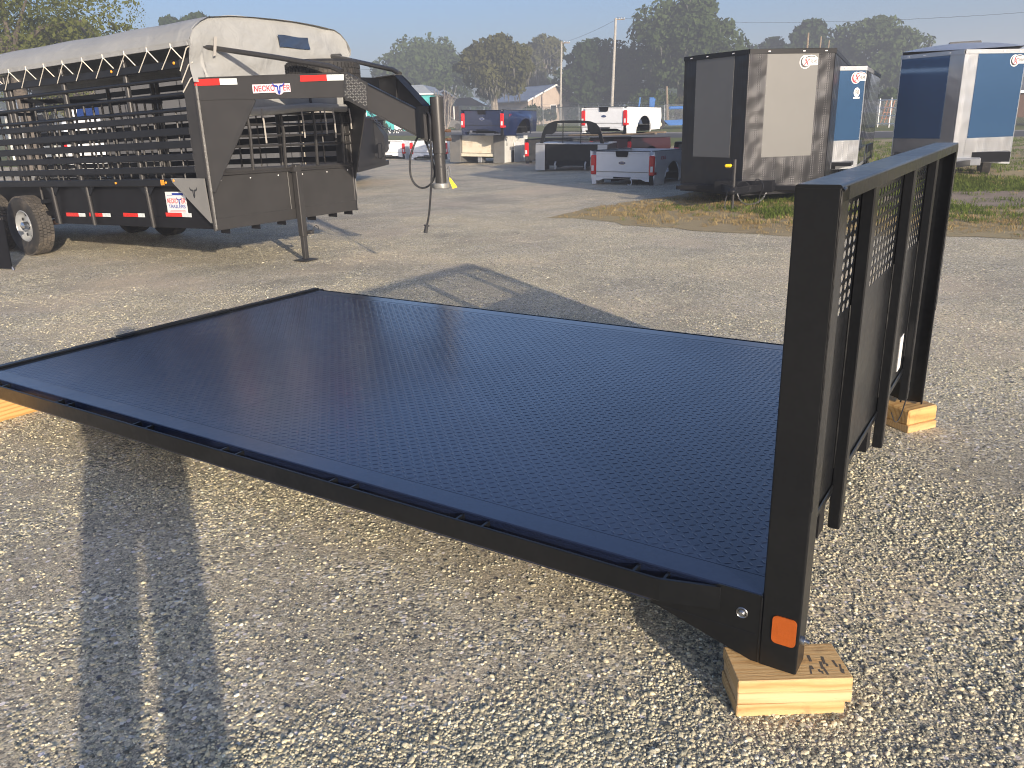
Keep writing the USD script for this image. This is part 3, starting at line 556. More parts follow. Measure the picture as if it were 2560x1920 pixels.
# ================================================================ stock trailer
ST = thing('stock_trailer', 'charcoal gooseneck livestock trailer with slatted sides and a grey tarp roof', 'stock trailer', (-2.532, 9.665, 0), -33.285)
stM, stA = np.array([-2.532, 9.665, 0]), math.radians(-33.285)
def st_world(p):
    p = np.asarray(p, float); c, s = math.cos(stA), math.sin(stA)
    return np.array([stM[0] + c * p[0] - s * p[1], stM[1] + s * p[0] + c * p[1], p[2]])
def st_local(w):
    d = np.asarray(w, float) - stM; c, s = math.cos(stA), math.sin(stA)
    return np.array([c * d[0] + s * d[1], -s * d[0] + c * d[1], d[2]])
def SH(mb): return mb.map(lambda v: v + np.c_[np.zeros(len(v)), np.zeros(len(v)), 0.0195 * np.minimum(v[:, 0], 0)])
BACK = -7.3
for s in (-1, 1):
    Y = 1.1 * s
    def yb(a, b): return (s * a, s * b)
    ly, hy = yb(1.04, 1.1)
    for z0, z1 in ((1.109, 1.18), (1.242, 1.313), (1.366, 1.445), (1.498, 1.576), (1.637, 1.705)):
        part(ST, 'side_slat', SH(MB().box(BACK, -0.20, ly + s * 0.02, hy, z0, z1, 0.006)), charcoal_dark)
    for z in (1.752, 1.905, 2.058):
        part(ST, 'side_pipe', SH(MB().tube((BACK, s * 1.075, z), (-0.20, s * 1.075, z), 0.021, 10)), charcoal_dark)
    part(ST, 'top_rail', SH(MB().box(BACK, -0.20, s * 1.045, s * 1.1, 2.155, 2.230, 0.005)), charcoal_dark)
    part(ST, 'ledge_rail', SH(MB().box(BACK, -0.06, s * 0.965, s * 1.1, 0.972, 1.049, 0.006)), charcoal_dark)
    for a in (-1.24, -2.485, -3.72, -3.83, -4.97, -6.2, -7.28):
        part(ST, 'side_post', SH(MB().tube((a, s * 1.045, 1.04), (a, s * 1.045, 2.33), 0.031, 12)), pipe_paint)
    for a in np.arange(-0.45, -7.2, -0.405):
        if min(abs(a + q) for q in (1.24, 2.485, 3.75, 4.97, 6.2)) > 0.1:
            part(ST, 'side_picket', SH(MB().tube((a, s * 1.05, 1.04), (a, s * 1.05, 1.757), 0.011, 7)), pipe_paint)
    part(ST, 'side_sheet', SH(MB().box(-3.36, -0.05, s * 0.99, s * 1.0, 0.62, 0.972).box(BACK, -3.36, s * 0.86, s * 0.87, 0.55, 0.972)), satin_black)
    part(ST, 'sheet_skirt', SH(MB().box(-3.36, -0.05, s * 0.985, s * 1.008, 0.505, 0.625, 0.003)), satin_black)
    for a in (-1.18, -2.39, -3.18):
        st_ = part(ST, 'side_strut', SH(MB().tube((a, s * 1.055, 0.975), (a, s * 1.04, 0.505), 0.024, 10)), pipe_paint)
        part(st_, 'strut_gusset', SH(MB().extr([(a - 0.16, 0.972), (a + 0.16, 0.972), (a + 0.035, 0.86), (a - 0.035, 0.86)], (0, s * 1.05, 0), ex, ez, 0.008)), charcoal_dark)
    part(ST, 'corner_plate', SH(MB().box(-0.205, -0.015, s * 1.015, s * 1.095, 1.049, 2.24, 0.004)), charcoal)
    part(ST, 'corner_pipe', MB().tube((-0.012, s * 1.085, 0.50), (-0.012, s * 1.085, 2.31), 0.024, 12), pipe_paint)
    part(ST, 'weld_bead', MB().path([(0.016, s * 1.092, z) for z in np.linspace(0.52, 2.02, 110)], 0.005 + 0.004 * rng.random(110), 6), gusset_grey)
    for a in (-3.93, -4.86):
        wc = (a, s * 1.04, 0.392)
        wh = part(ST, 'tyre', MB().lathe([(0.205, -0.085), (0.235, -0.105), (0.30, -0.117), (0.345, -0.115), (0.372, -0.100), (0.372, 0.100), (0.345, 0.115), (0.30, 0.117), (0.235, 0.105), (0.205, 0.085)], wc, (0, s, 0), 40), rubber)
        tm = MB()
        for k in range(60):
            for q, (b0, b1) in enumerate(((-0.098, -0.052), (-0.046, -0.004), (0.004, 0.046), (0.052, 0.098))):
                an = 2 * PI * (k + (0.5 if q % 2 else 0) + rnd.uniform(-.08, .08)) / 60; r_ = np.array([math.cos(an), 0, math.sin(an)]); t_ = np.array([-math.sin(an), 0, math.cos(an)])
                tm.obox(np.array(wc) + r_ * 0.379 + np.array([0, s * (b0 + b1) / 2, 0]), np.array([r_, t_, ey]), (0.011, 0.0165, (b1 - b0) / 2))
        part(wh, 'tread_blocks', tm, tread_rubber, kind='stuff', smooth=False)
        rm = MB().lathe([(0.205, -0.07), (0.208, 0.085), (0.196, 0.092), (0.188, 0.075), (0.182, 0.03), (0.168, 0.005), (0.125, 0.018), (0.085, 0.035), (0.062, 0.035), (0.0001, 0.035)], wc, (0, s, 0), 36)
        rim = part(wh, 'rim', rm, rim_white)
        hs = MB()
        for k in range(8):
            an = 2 * PI * k / 8 + 0.2; c = np.array(wc) + np.array([math.cos(an) * 0.147, s * 0.024, math.sin(an) * 0.147])
            hs.extr(Point(0, 0).buffer(0.021, quad_segs=4), c, np.array([math.cos(an), 0, math.sin(an)]), np.array([0, 0, 0]) + np.cross([math.cos(an), 0, math.sin(an)], [0, -s, 0]), 0.003)
        part(rim, 'vent_hole', hs, decal_black, kind='stuff')
        part(wh, 'hub_cap', MB().lathe([(0.062, 0.03), (0.058, 0.075), (0.052, 0.105), (0.03, 0.118), (0.0001, 0.12)], wc, (0, s, 0), 20), chrome)
    # red and white tape along the skirt
    for a0, a1, a2, z in ((-3.057, -2.768, -2.62, 0.560), (-2.53, -2.238, -2.07, 0.566), (-1.802, -1.504, -1.372, 0.575), (-0.965, -0.669, -0.498, 0.590)):
        tp = part(ST, 'reflective_tape', SH(MB().box(a0, a1, s * 1.0088, s * 1.0105, z + 0.04 - 0.0, z + 0.085)), red_refl, 'red and white reflective strip')
        part(tp, 'white_end', SH(MB().box(a1, a2, s * 1.0088, s * 1.0105, z + 0.04, z + 0.085)), white_refl)
    for a, z in ((-1.40, 2.217), (-0.285, 2.217), (-4.0, 2.2)):
        part(ST, 'marker_lamp', SH(MB().ball((a, s * 1.103, z - 0.012), 0.016, 2, (1, 0.7, 1))), amber)
    for a in (-1.69, -0.735, -4.45):
        part(ST, 'marker_lamp', SH(MB().ball((a, s * 1.103, 1.012), 0.014, 2, (1, 0.7, 1))), amber)
    part(ST, 'side_reflector', SH(MB().box(-0.83, -0.765, s * 1.1005, s * 1.106, 0.985, 1.043, 0.003)), amber, 'square amber reflector on the ledge rail')
gz = [(-0.63, 1.05), (-0.06, 1.05), (-0.035, 0.585), (-0.055, 0.585), (-0.61, 1.0)]
for s in (-1, 1):
    gp_ = part(ST, 'corner_gusset', MB().extr(gz, (0, s * 1.1, 0), ex, ez, 0.008), gusset_grey, 'pale grey corner plate with a cut-out bull head')
    part(gp_, 'marker_lamp', MB().ball((-0.585, s * 1.107, 1.022), 0.015, 2, (1, 0.7, 1)), amber)
def bull(cx, cy, h):
    """A bull's head seen from the front: horns over a long face."""
    hn = []
    for sgn in (-1, 1):
        pts_o = [(0.12, 0.26), (0.30, 0.27), (0.43, 0.36), (0.47, 0.5), (0.52, 0.34), (0.44, 0.18), (0.28, 0.12), (0.12, 0.12)]
        hn.append(Polygon([(sgn * x, y) for x, y in pts_o]))
    face = Polygon([(-0.17, 0.22), (0.17, 0.22), (0.13, -0.28), (0.05, -0.45), (-0.05, -0.45), (-0.13, -0.28)])
    slot = Polygon([(-0.035, 0.3), (0.035, 0.3), (0.03, -0.15), (-0.03, -0.15)])
    return affinity.translate(affinity.scale(unary_union(hn + [face.difference(slot)]), h, h, origin=(0, 0)), cx, cy)
part(ST, 'bull_emblem', MB().extr(bull(-0.265, 0.900, 0.125), (0, -1.1085, 0), ex, ez, 0.001), decal_black)
# sign on the side sheet
sg_ = part(ST, 'dealer_sign', SH(MB().box(-0.925, -0.565, -1.006, -1.0005, 0.652, 0.905)), decal_white, 'white dealer sign lettered in red and blue')
def sgt(txt, h, x, z, w, m, nm, bold=True): part(sg_, nm, SH(MB().text(txt, h, (x, -1.0062, z), ex, ez, 0.0008, bold, w)), m)
sgt('NECKO', 0.052, -0.908, 0.780, 0.19, decal_red, 'lettering')
sgt('ER', 0.052, -0.652, 0.780, 0.072, decal_red, 'lettering')
part(sg_, 'emblem', SH(MB().extr(bull(-0.685, 0.805, 0.088), (0, -1.0062, 0), ex, ez, 0.0008)), decal_blue)
sgt('TRAILERS', 0.036, -0.893, 0.727, 0.305, decal_blue, 'lettering')
part(sg_, 'small_print', SH(MB().box(-0.87, -0.60, -1.0072, -1.0062, 0.700, 0.704).box(-0.88, -0.59, -1.0072, -1.0062, 0.684, 0.688)), decal_red)
part(sg_, 'picture_strip', SH(MB().box(-0.80, -0.60, -1.0072, -1.0062, 0.868, 0.892).box(-0.90, -0.80, -1.0072, -1.0062, 0.864, 0.868)), decal_blue)
# floor, front wall
part(ST, 'floor', SH(MB().box(BACK, -0.01, -0.98, 0.98, 0.60, 0.66)), satin_black)
for a in (-0.5, -1.1, -1.7, -2.3, -2.9, -5.4, -6.0, -6.6):
    part(ST, 'floor_beam', SH(MB().box(a, a + 0.06, -0.98, 0.98, 0.51, 0.60)), satin_black)
for a in (-3.93, -4.86): part(ST, 'axle', MB().tube((a, -0.95, 0.40), (a, 0.95, 0.40), 0.04, 10), rust)
part(ST, 'front_sheet', MB().box(-0.008, 0.0, -1.075, -0.012, 0.62, 1.062, 0.002), charcoal, 'flat steel sheet left of the jack')
part(ST, 'front_sheet', MB().box(-0.008, 0.0, -0.008, 1.10, 0.62, 1.045, 0.002), charcoal)
part(ST, 'front_skirt', MB().box(-0.006, 0.006, -1.075, 1.115, 0.503, 0.628, 0.003), charcoal)
part(ST, 'front_seam_weld', MB().path([(0.003, -0.01, z) for z in np.linspace(0.51, 1.05, 30)], 0.003, 6), gusset_grey)
rv = MB()
for y in (-0.95, -0.55, -0.15, 0.22, 0.62, 0.98): rv.ball((0.002, y, 1.02 - 0.012 * (y > 0)), 0.008, 1)
part(ST, 'rivets', rv, decal_white, kind='stuff')
for y in (-0.92, -0.5, -0.12, 0.36, 0.72, 1.0):
    part(ST, 'skid_lug', MB().box(-0.14, 0.0, y - 0.006, y + 0.006, 0.452, 0.503).box(-0.14, 0.0, y - 0.06, y, 0.496, 0.503), satin_black)
for z0, z1, r_ in ((1.118, 1.075, 0.026), (1.087, 1.05, 0.016), (1.362, 1.335, 0.014), (1.470, 1.440, 0.014), (1.585, 1.565, 0.014), (1.70, 1.68, 0.014)):
    part(ST, 'front_pipe', MB().tube((0.012, -1.06, z0), (0.012, 1.07, z1), r_, 8), pipe_paint)
for y in (-0.525, -0.05, 0.445, 0.90):
    part(ST, 'front_bar', MB().path([(0.035, y, 1.10), (0.04, y, 1.25), (0.055, y + 0.004, 1.5), (0.02, y + 0.006, 1.80), (0.0, y + 0.006, 1.98)], 0.018, 8), pipe_paint)
# divider gates inside
for A in (-3.6, -7.2):
    dg = part(ST, 'divider_gate', SH(MB().beam((A, -1.0, 2.02), (A, 1.0, 2.02), 0.04, 0.05).beam((A, -1.0, 0.78), (A, 1.0, 0.78), 0.04, 0.05)), charcoal_dark)
    for y in np.linspace(-0.98, 0.98, 16):
        part(dg, 'gate_bar', SH(MB().tube((A, y, 0.78), (A, y, 2.02), 0.016, 7)), pipe_paint)
# gooseneck: the two side beams, their gussets, the sloping part and the coupler
D = np.array([2.1, 0.98, 0]); D /= np.linalg.norm(D)
def bp(t, s): return np.array([D[0] * t, (-1.1 + D[1] * t) * (1 if s < 0 else -1), 0])
for s in (-1, 1):
    e = np.array([D[0], D[1] * (1 if s < 0 else -1), 0]); nrm = np.cross(e, ez) * (1 if s < 0 else -1)
    o = np.array([0, 1.1 * s, 0])
    def plate(poly, off, th):
        return MB().extr(poly, o + nrm * off, e, ez, th if s < 0 else -th)
    nb = part(ST, 'neck_beam', plate([(0.0, 1.836), (1.57, 1.815), (1.60, 2.036), (0.0, 2.040)], -0.06, 0.06), charcoal)
    part(ST, 'neck_flange', plate([(0.0, 2.034), (1.60, 2.03), (1.60, 2.042), (0.0, 2.046)], -0.085, 0.089), charcoal)
    part(ST, 'neck_flange', plate([(0.0, 1.829), (1.57, 1.808), (1.57, 1.818), (0.0, 1.838)], -0.085, 0.089), charcoal)
    part(ST, 'neck_gusset', plate([(0.0, 1.829), (0.605, 1.822), (0.035, 0.93), (0.0, 0.93)], -0.016, 0.012), charcoal)
    part(ST, 'gusset_edge', MB().beam(o + e * 0.61 + ez * 1.82 - nrm * 0.01, o + e * 0.033 + ez * 0.915 - nrm * 0.01, 0.045, 0.014, nrm), pipe_paint)
    t1, t2 = 1.80, 2.385
    part(ST, 'slope_beam', plate([(1.58, 1.80), (t2 + 0.01, 1.372), (t2, 1.625), (1.60, 2.03)], -0.05, 0.05), charcoal)
    part(ST, 'slope_flange', plate([(1.59, 2.024), (t2, 1.617), (t2, 1.632), (1.595, 2.040)], -0.08, 0.084), charcoal_dark)
    part(ST, 'slope_flange', plate([(1.57, 1.790), (t2, 1.360), (t2, 1.374), (1.57, 1.805)], -0.08, 0.084), charcoal)
    kp = part(ST, 'knee_plate', plate([(1.565, 1.81), (1.80, 1.685 + 0.0), (1.82, 1.935), (1.615, 2.034), (1.585, 2.036)], 0.0045, 0.004), plate_knee, 'tread plate patch over the bend of the neck')
    kl = MB()
    kpoly = Polygon([(1.565, 1.81), (1.80, 1.685), (1.82, 1.935), (1.615, 2.034), (1.585, 2.036)]).buffer(-0.014)
    for ii in range(12):
        for jj in range(14):
            x_, z_ = 1.56 + 0.0255 * ii, 1.68 + 0.0255 * jj
            if kpoly.contains(Point(x_, z_)):
                an = 0.75 if (ii + jj) % 2 else -0.75
                pl = affinity.translate(affinity.rotate(affinity.scale(Point(0, 0).buffer(1, quad_segs=2), 0.0135, 0.0042), an, use_radians=True), x_, z_)
                vv3 = plate(pl, 0.0085, 0.003); a3, f3 = vv3.arrays(); kl.add(a3, f3)
    part(kp, 'tread_lugs', kl, gusset_grey, kind='stuff')
    part(ST, 'brace_rod', MB().path([(0.03, s * 1.0, 2.345), (0.06, s * 0.83, 2.33), (0.7, s * 0.62, 2.215), (1.30, s * 0.47, 2.10), (1.42, s * 0.44, 2.05)], 0.026, 10), pipe_paint)
    tp = part(ST, 'reflective_tape', plate([(0.0, 1.966), (0.275, 1.966), (0.275, 2.028), (0.0, 2.03)], 0.0052, 0.0012), red_refl)
    part(tp, 'white_end', plate([(0.275, 1.966), (0.46, 1.964), (0.46, 2.024), (0.275, 2.028)], 0.0052, 0.0012), white_refl)
    tp = part(ST, 'reflective_tape', plate([(1.128, 1.968), (1.405, 1.968), (1.405, 2.024), (1.128, 2.026)], 0.0052, 0.0012), red_refl)
    part(tp, 'white_end', plate([(1.405, 1.968), (1.585, 1.966), (1.585, 2.022), (1.405, 2.024)], 0.0052, 0.0012), white_refl)
o, e, nrm = np.array([0, -1.1, 0]), D, np.cross(D, ez)
dc = part(ST, 'maker_decal', MB().extr(unary_union([sbox(0.615, 1.876, 1.015, 1.958), affinity.translate(Point(0, 0).buffer(0.052, quad_segs=4), 0.895, 1.905)]), o + nrm * 0.0052, e, ez, 0.001), decal_pink, 'pale sticker with red and blue lettering')
part(dc, 'lettering', MB().text('NECKO', 0.052, o + nrm * 0.0064 + e * 0.625 + ez * 1.892, e, ez, 0.001, True, 0.225).text('ER', 0.052, o + nrm * 0.0064 + e * 0.935 + ez * 1.892, e, ez, 0.001, True, 0.075), decal_red)
part(dc, 'emblem', MB().extr(bull(0.893, 1.912, 0.125), o + nrm * 0.0064, e, ez, 0.001), decal_blue)
part(ST, 'neck_crossplate', MB().box(1.05, 1.062, -0.5, 0.5, 1.83, 2.03).box(2.10, 2.14, -0.16, 0.16, 1.40, 1.70), charcoal_dark)
cpl = (2.225, 0.015)
ct = part(ST, 'coupler_tube', MB().lathe([(0.062, 1.785), (0.0665, 1.783), (0.0665, 1.245), (0.062, 1.243), (0.055, 1.243)], (*cpl, 0), ez, 28), pipe_paint)
part(ct, 'tube_cap', MB().lathe([(0.062, 1.781), (0.0001, 1.781)], (*cpl, 0), ez, 28), satin_black)
part(ct, 'inner_tube', MB().lathe([(0.0565, 1.26), (0.0565, 0.93)], (*cpl, 0), ez, 28), pipe_paint)
part(ct, 'ball_socket', MB().lathe([(0.0575, 0.955), (0.082, 0.950), (0.086, 0.94), (0.086, 0.905), (0.078, 0.898), (0.05, 0.896)], (*cpl, 0), ez, 26).box(cpl[0] - 0.115, cpl[0] - 0.07, cpl[1] - 0.04, cpl[1] + 0.02, 0.905, 0.945, 0.005), gusset_grey)
for z in (1.46, 1.375):
    d_ = np.array([0.62, 0.78, 0]); p_ = np.array([*cpl, z])
    part(ct, 'set_bolt', MB().tube(p_ + d_ * 0.05, p_ + d_ * 0.10, 0.012, 8).tube(p_ + d_ * 0.085, p_ + d_ * 0.13, 0.018, 6), rust)
d_ = -stM[:2] / 1.0
for z in (1.215, 1.115):
    v_ = st_local((0, 0, EYE)) - np.array([*cpl, EYE]); v_[2] = 0; v_ /= np.linalg.norm(v_); rt = np.cross(v_, ez)
    part(ct, 'pin_hole', MB().extr(Point(0, 0).buffer(0.011, quad_segs=4), np.array([*cpl, z]) + v_ * 0.0555 - rt * 0.006, ez, np.cross(v_, ez), 0.003), decal_black)
v_ = st_local((0, 0, EYE)) - np.array([*cpl, EYE]); v_[2] = 0; v_ /= np.linalg.norm(v_); rt = np.cross(ez, v_)
c3 = lambda r_, z, f=0.0: np.array([*cpl, z]) + rt * r_ + v_ * f
part(ct, 'latch_ring', MB().path([c3(0.07, 1.09), c3(0.088, 1.115), c3(0.098, 1.08), c3(0.10, 0.98), c3(0.094, 0.965), c3(0.078, 1.0), c3(0.072, 1.07)], 0.005, 6), steel)
part(ct, 'yellow_tag', MB().extr([(0.085, 1.005), (0.10, 1.0), (0.165, 0.905), (0.115, 0.892), (0.09, 0.96)], np.array([*cpl, 0]) + v_ * 0.01, rt, ez, 0.004), yellow, 'yellow plastic tag hanging from the coupler')
# jack
jk = part(ST, 'jack', MB().box(0.02, 0.098, 0.04, 0.118, 0.30, 1.13, 0.006).box(0.0, 0.10, 0.0, 0.05, 1.05, 1.10), charcoal)
part(jk, 'inner_leg', MB().box(0.030, 0.088, 0.050, 0.108, 0.03, 0.32, 0.004), pipe_paint)
part(jk, 'foot_plate', MB().box(-0.04, 0.16, -0.02, 0.18, 0.010, 0.022, 0.003), charcoal)
hl = MB()
for z in (0.24, 0.17, 0.10): hl.extr(Point(0, 0).buffer(0.009, quad_segs=3), (0.0885, 0.09, z), ey, ez, 0.001)
part(jk, 'pin_hole', hl, decal_black, kind='stuff')
part(jk, 'pin_bracket', MB().box(0.10, 0.17, 0.10, 0.15, 0.325, 0.365, 0.004).path([(0.16, 0.14, 0.36), (0.175, 0.16, 0.41), (0.185, 0.18, 0.42), (0.195, 0.20, 0.40), (0.20, 0.20, 0.37)], 0.006, 6), charcoal)
# spare wheel lying on the neck
sp = part(ST, 'spare_tyre', MB().lathe([(0.20, -0.085), (0.235, -0.105), (0.30, -0.117), (0.345, -0.115), (0.38, -0.09), (0.385, 0.0), (0.38, 0.09), (0.345, 0.115), (0.30, 0.117), (0.235, 0.105), (0.20, 0.085)], (0.76, -0.04, 2.085), ez, 40), rubber)
tm = MB()
for k in range(56):
    for q in range(3):
        an = 2 * PI * (k + 0.5 * (q % 2)) / 56; r_ = np.array([math.cos(an), math.sin(an), 0])
        tm.obox(np.array([0.76, -0.04, 2.085 + (q - 1) * 0.055]) + r_ * 0.385, np.array([r_, np.cross(ez, r_), ez]), (0.008, 0.016, 0.023))
part(sp, 'tread_blocks', tm, rubber, kind='stuff', smooth=False)
# tarp
prof = [(-1.135, 2.345), (-1.15, 2.40), (-1.09, 2.50), (-0.985, 2.58), (-0.88, 2.628), (-0.6, 2.655), (-0.3, 2.668), (0, 2.672), (0.3, 2.668), (0.6, 2.652), (0.9, 2.622), (1.0, 2.578), (1.09, 2.50), (1.15, 2.41), (1.135, 2.345)]
pu = np.linspace(0, 1, len(prof)); py_, pz_ = np.array(prof).T
def roof(u, v):
    a = 0.075 + v * (BACK - 0.13)
    z = np.interp(u, pu, pz_) + 0.0195 * min(a, 0)
    sag = 0.010 * math.sin(PI * ((-a) % 1.24) / 1.24) ** 2 * math.sin(PI * u) + 0.008 * (meshkit.fbm(np.array([[a * 1.5, u * 4, 0]]), 3, 2)[0] - 0.5)
    return (a, np.interp(u, pu, py_), z - sag)
part(ST, 'tarp_roof', MB().grid(roof, 43, 120), tarp_look, 'grey vinyl tarp stretched over the roof bows', smooth=True)
for s in (-1, 1):
    part(ST, 'tarp_hem', SH(MB().box(BACK, 0.03, s * 1.137, s * 1.145, 2.345, 2.400, 0.003)), tarp_look)
def curtain(u, v):
    y = -1.145 + 2.29 * u
    zt = np.interp(y, py_, pz_) + 0.004 if abs(y) < 1.1 else 2.47 - (abs(y) - 1.1) * 2.0
    z = zt * (1 - v) + (2.0 if abs(y) > 0.98 else 1.74) * v
    w = meshkit.fbm(np.array([[y * 2.0, z * 5.0, 3.0]]), 4, 9)[0] - 0.5
    d = abs(abs(y) - 1.0)
    fold = 0.018 * math.sin(14 * (z + 0.5 * abs(y)) + 2 * y) * math.exp(-d * 3.2)
    return (0.030 + 0.055 * w + fold + (0.03 * math.sin(PI * min(max((2.62 - z) / 0.5, 0), 1)) if z > 2.1 else 0), y, z + 0.006 * math.sin(9 * y))
part(ST, 'tarp_curtain', MB().grid(curtain, 90, 46), tarp_look, 'tarp curtain closing the front of the roof', smooth=True)
part(ST, 'tarp_roll', MB().path([(0.06 + 0.008 * math.sin(5 * y), y, 1.735 + 0.014 * math.sin(4.2 * y) + 0.02 * y) for y in np.linspace(-0.95, 0.98, 24)], 0.047, 10), tarp_look)
part(ST, 'tarp_window', MB().grid(lambda u, v: (0.088 + 0.004 * math.sin(9 * u + 5 * v), -0.005 + 0.445 * u + 0.02 * v, 2.512 - 0.008 * u - 0.122 * v + 0.004 * math.sin(7 * u)), 12, 5), clear_vinyl, 'clear vinyl window in the front curtain', smooth=True)
for y, z0, w in ((-0.365, 1.38, 0.034), (0.215, 1.42, 0.03), (0.575, 1.45, 0.03), (0.72, 1.40, 0.026), (1.0, 1.5, 0.03)):
    part(ST, 'curtain_strap', MB().path([(0.10, y, 1.74), (0.105, y + 0.01, 1.6), (0.085, y + 0.03, z0)], 0.012, 4), webbing)
part(ST, 'corner_strap', MB().extr([(-0.86, 2.44), (-0.825, 2.44), (-0.87, 2.26), (-0.905, 2.25)], (0.095, 0, 0), ey, ez, 0.003), webbing)
cl = MB()
for k in range(19):
    a = -0.24 - 0.403 * k; zh = 2.362
    cl.path([(a, -1.148, zh + 0.022), (a + 0.006, -1.150, zh - 0.02), (a - 0.255, -1.106, 2.158)], 0.0055, 5).path([(a + 0.012, -1.147, zh - 0.015), (a + 0.075, -1.085, 2.236)], 0.0055, 5)
part(ST, 'tarp_lacing', SH(cl), rope, 'pale cord laced in zigzag along the tarp hem')
tc_ = MB()
for z0, z1 in ((2.345, 2.17), (2.19, 2.06), (2.06, 1.965)):
    tc_.path([(0.035, -1.118, z0 - 0.0), (-0.03, -1.118, z0 - 0.02), (-0.20, -1.103, z1 - 0.05)], 0.006, 5)
part(ST, 'corner_cord', tc_, rope)
# safety chain and electric cable hanging from the neck
wp = lambda px, py, Y: st_local(at(px, py, Y))
cpts = np.array([wp(910, 257, 9.10), wp(924, 279, 9.02), wp(940, 302, 8.95), wp(956, 317, 8.88), wp(970, 324, 8.82), wp(984, 327, 8.77), wp(998, 326, 8.72), wp(1008, 323, 8.68), wp(1015, 319, 8.65)])
seg = np.r_[0, np.cumsum(np.linalg.norm(np.diff(cpts, axis=0), axis=1))]
ch = MB(); K = int(seg[-1] / 0.031)
for k in range(K):
    s0 = (k + 0.5) / K * seg[-1]; c = np.array([np.interp(s0, seg, cpts[:, q]) for q in range(3)])
    c2 = np.array([np.interp(min(s0 + 0.01, seg[-1]), seg, cpts[:, q]) for q in range(3)]); t_ = (c2 - c) if s0 < seg[-1] - 0.011 else t_; t_ = t_ / np.linalg.norm(t_)
    sd_ = np.cross(t_, ez if k % 2 else v_); sd_ /= np.linalg.norm(sd_)
    ring = [c + t_ * 0.021 * math.cos(w) + sd_ * 0.012 * math.sin(w) for w in np.linspace(0, 2 * PI, 13)]
    ch.path(ring, 0.0042, 5, caps=False)
part(ST, 'safety_chain', ch, galv)
def smooth_path(P, n=40):
    from scipy.interpolate import CubicSpline
    P = np.array(P); d = np.r_[0, np.cumsum(np.linalg.norm(np.diff(P, axis=0), axis=1))]
    return CubicSpline(d, P)(np.linspace(0, d[-1], n))
part(ST, 'electric_cable', MB().path(smooth_path([wp(1047, 336, 8.52), wp(1034, 366, 8.5), wp(1026.5, 392, 8.5), wp(1025, 425, 8.5), wp(1034, 456, 8.5), wp(1054, 470, 8.5), wp(1075, 462, 8.5), wp(1086, 436, 8.49), wp(1080, 400, 8.49), wp(1070, 368, 8.5), wp(1061, 345, 8.52)]), 0.011, 8), cable_rubber)
part(ST, 'electric_cable', MB().path(smooth_path([wp(1058, 278, 8.60), wp(1069, 281, 8.44), wp(1074, 292, 8.38), wp(1076, 330, 8.37), wp(1078, 380, 8.37), wp(1079.5, 430, 8.37), wp(1077, 480, 8.37), wp(1073, 530, 8.37), wp(1067, 565, 8.37)]), 0.011, 8), cable_rubber, 'black cable with a plug hanging at the coupler')
pa, pb = wp(1067, 562, 8.37), wp(1063.5, 582, 8.37)
part(ST, 'plug', MB().tube(pa, pb, 0.017, 10, 0.022).tube(wp(1060, 563, 8.36), wp(1073, 565, 8.38), 0.009, 6), cable_rubber)

# black flap of the next trailer at the left edge
FLP = thing('mud_flap', 'black rubber flap with a small reflector hanging at the left edge before the trailer wheel', 'mud flap', (-6.07, 9.72, 0), -14)
part(FLP, 'flap', MB().grid(lambda u, v: (-0.75 + 0.87 * u, 0.02 * math.sin(4 * u) - 0.03 * v, 0.60 - 0.575 * v), 10, 8).grid(lambda u, v: (-0.75 + 0.87 * u, 0.014 + 0.02 * math.sin(4 * u) - 0.03 * v, 0.60 - 0.575 * v), 10, 8), satin_black)
part(FLP, 'bracket', MB().box(-0.75, 0.12, -0.02, 0.05, 0.595, 0.64, 0.005).box(-0.75, 0.02, 0.02, 0.06, 0.64, 1.0, 0.006), satin_black)
part(FLP, 'reflector', MB().box(-0.02, 0.09, -0.025, -0.021, 0.605, 0.632), decal_pink)
part(FLP, 'hook', MB().tube((0.11, -0.025, 0.04), (0.13, -0.03, 0.0), 0.012, 8), steel)

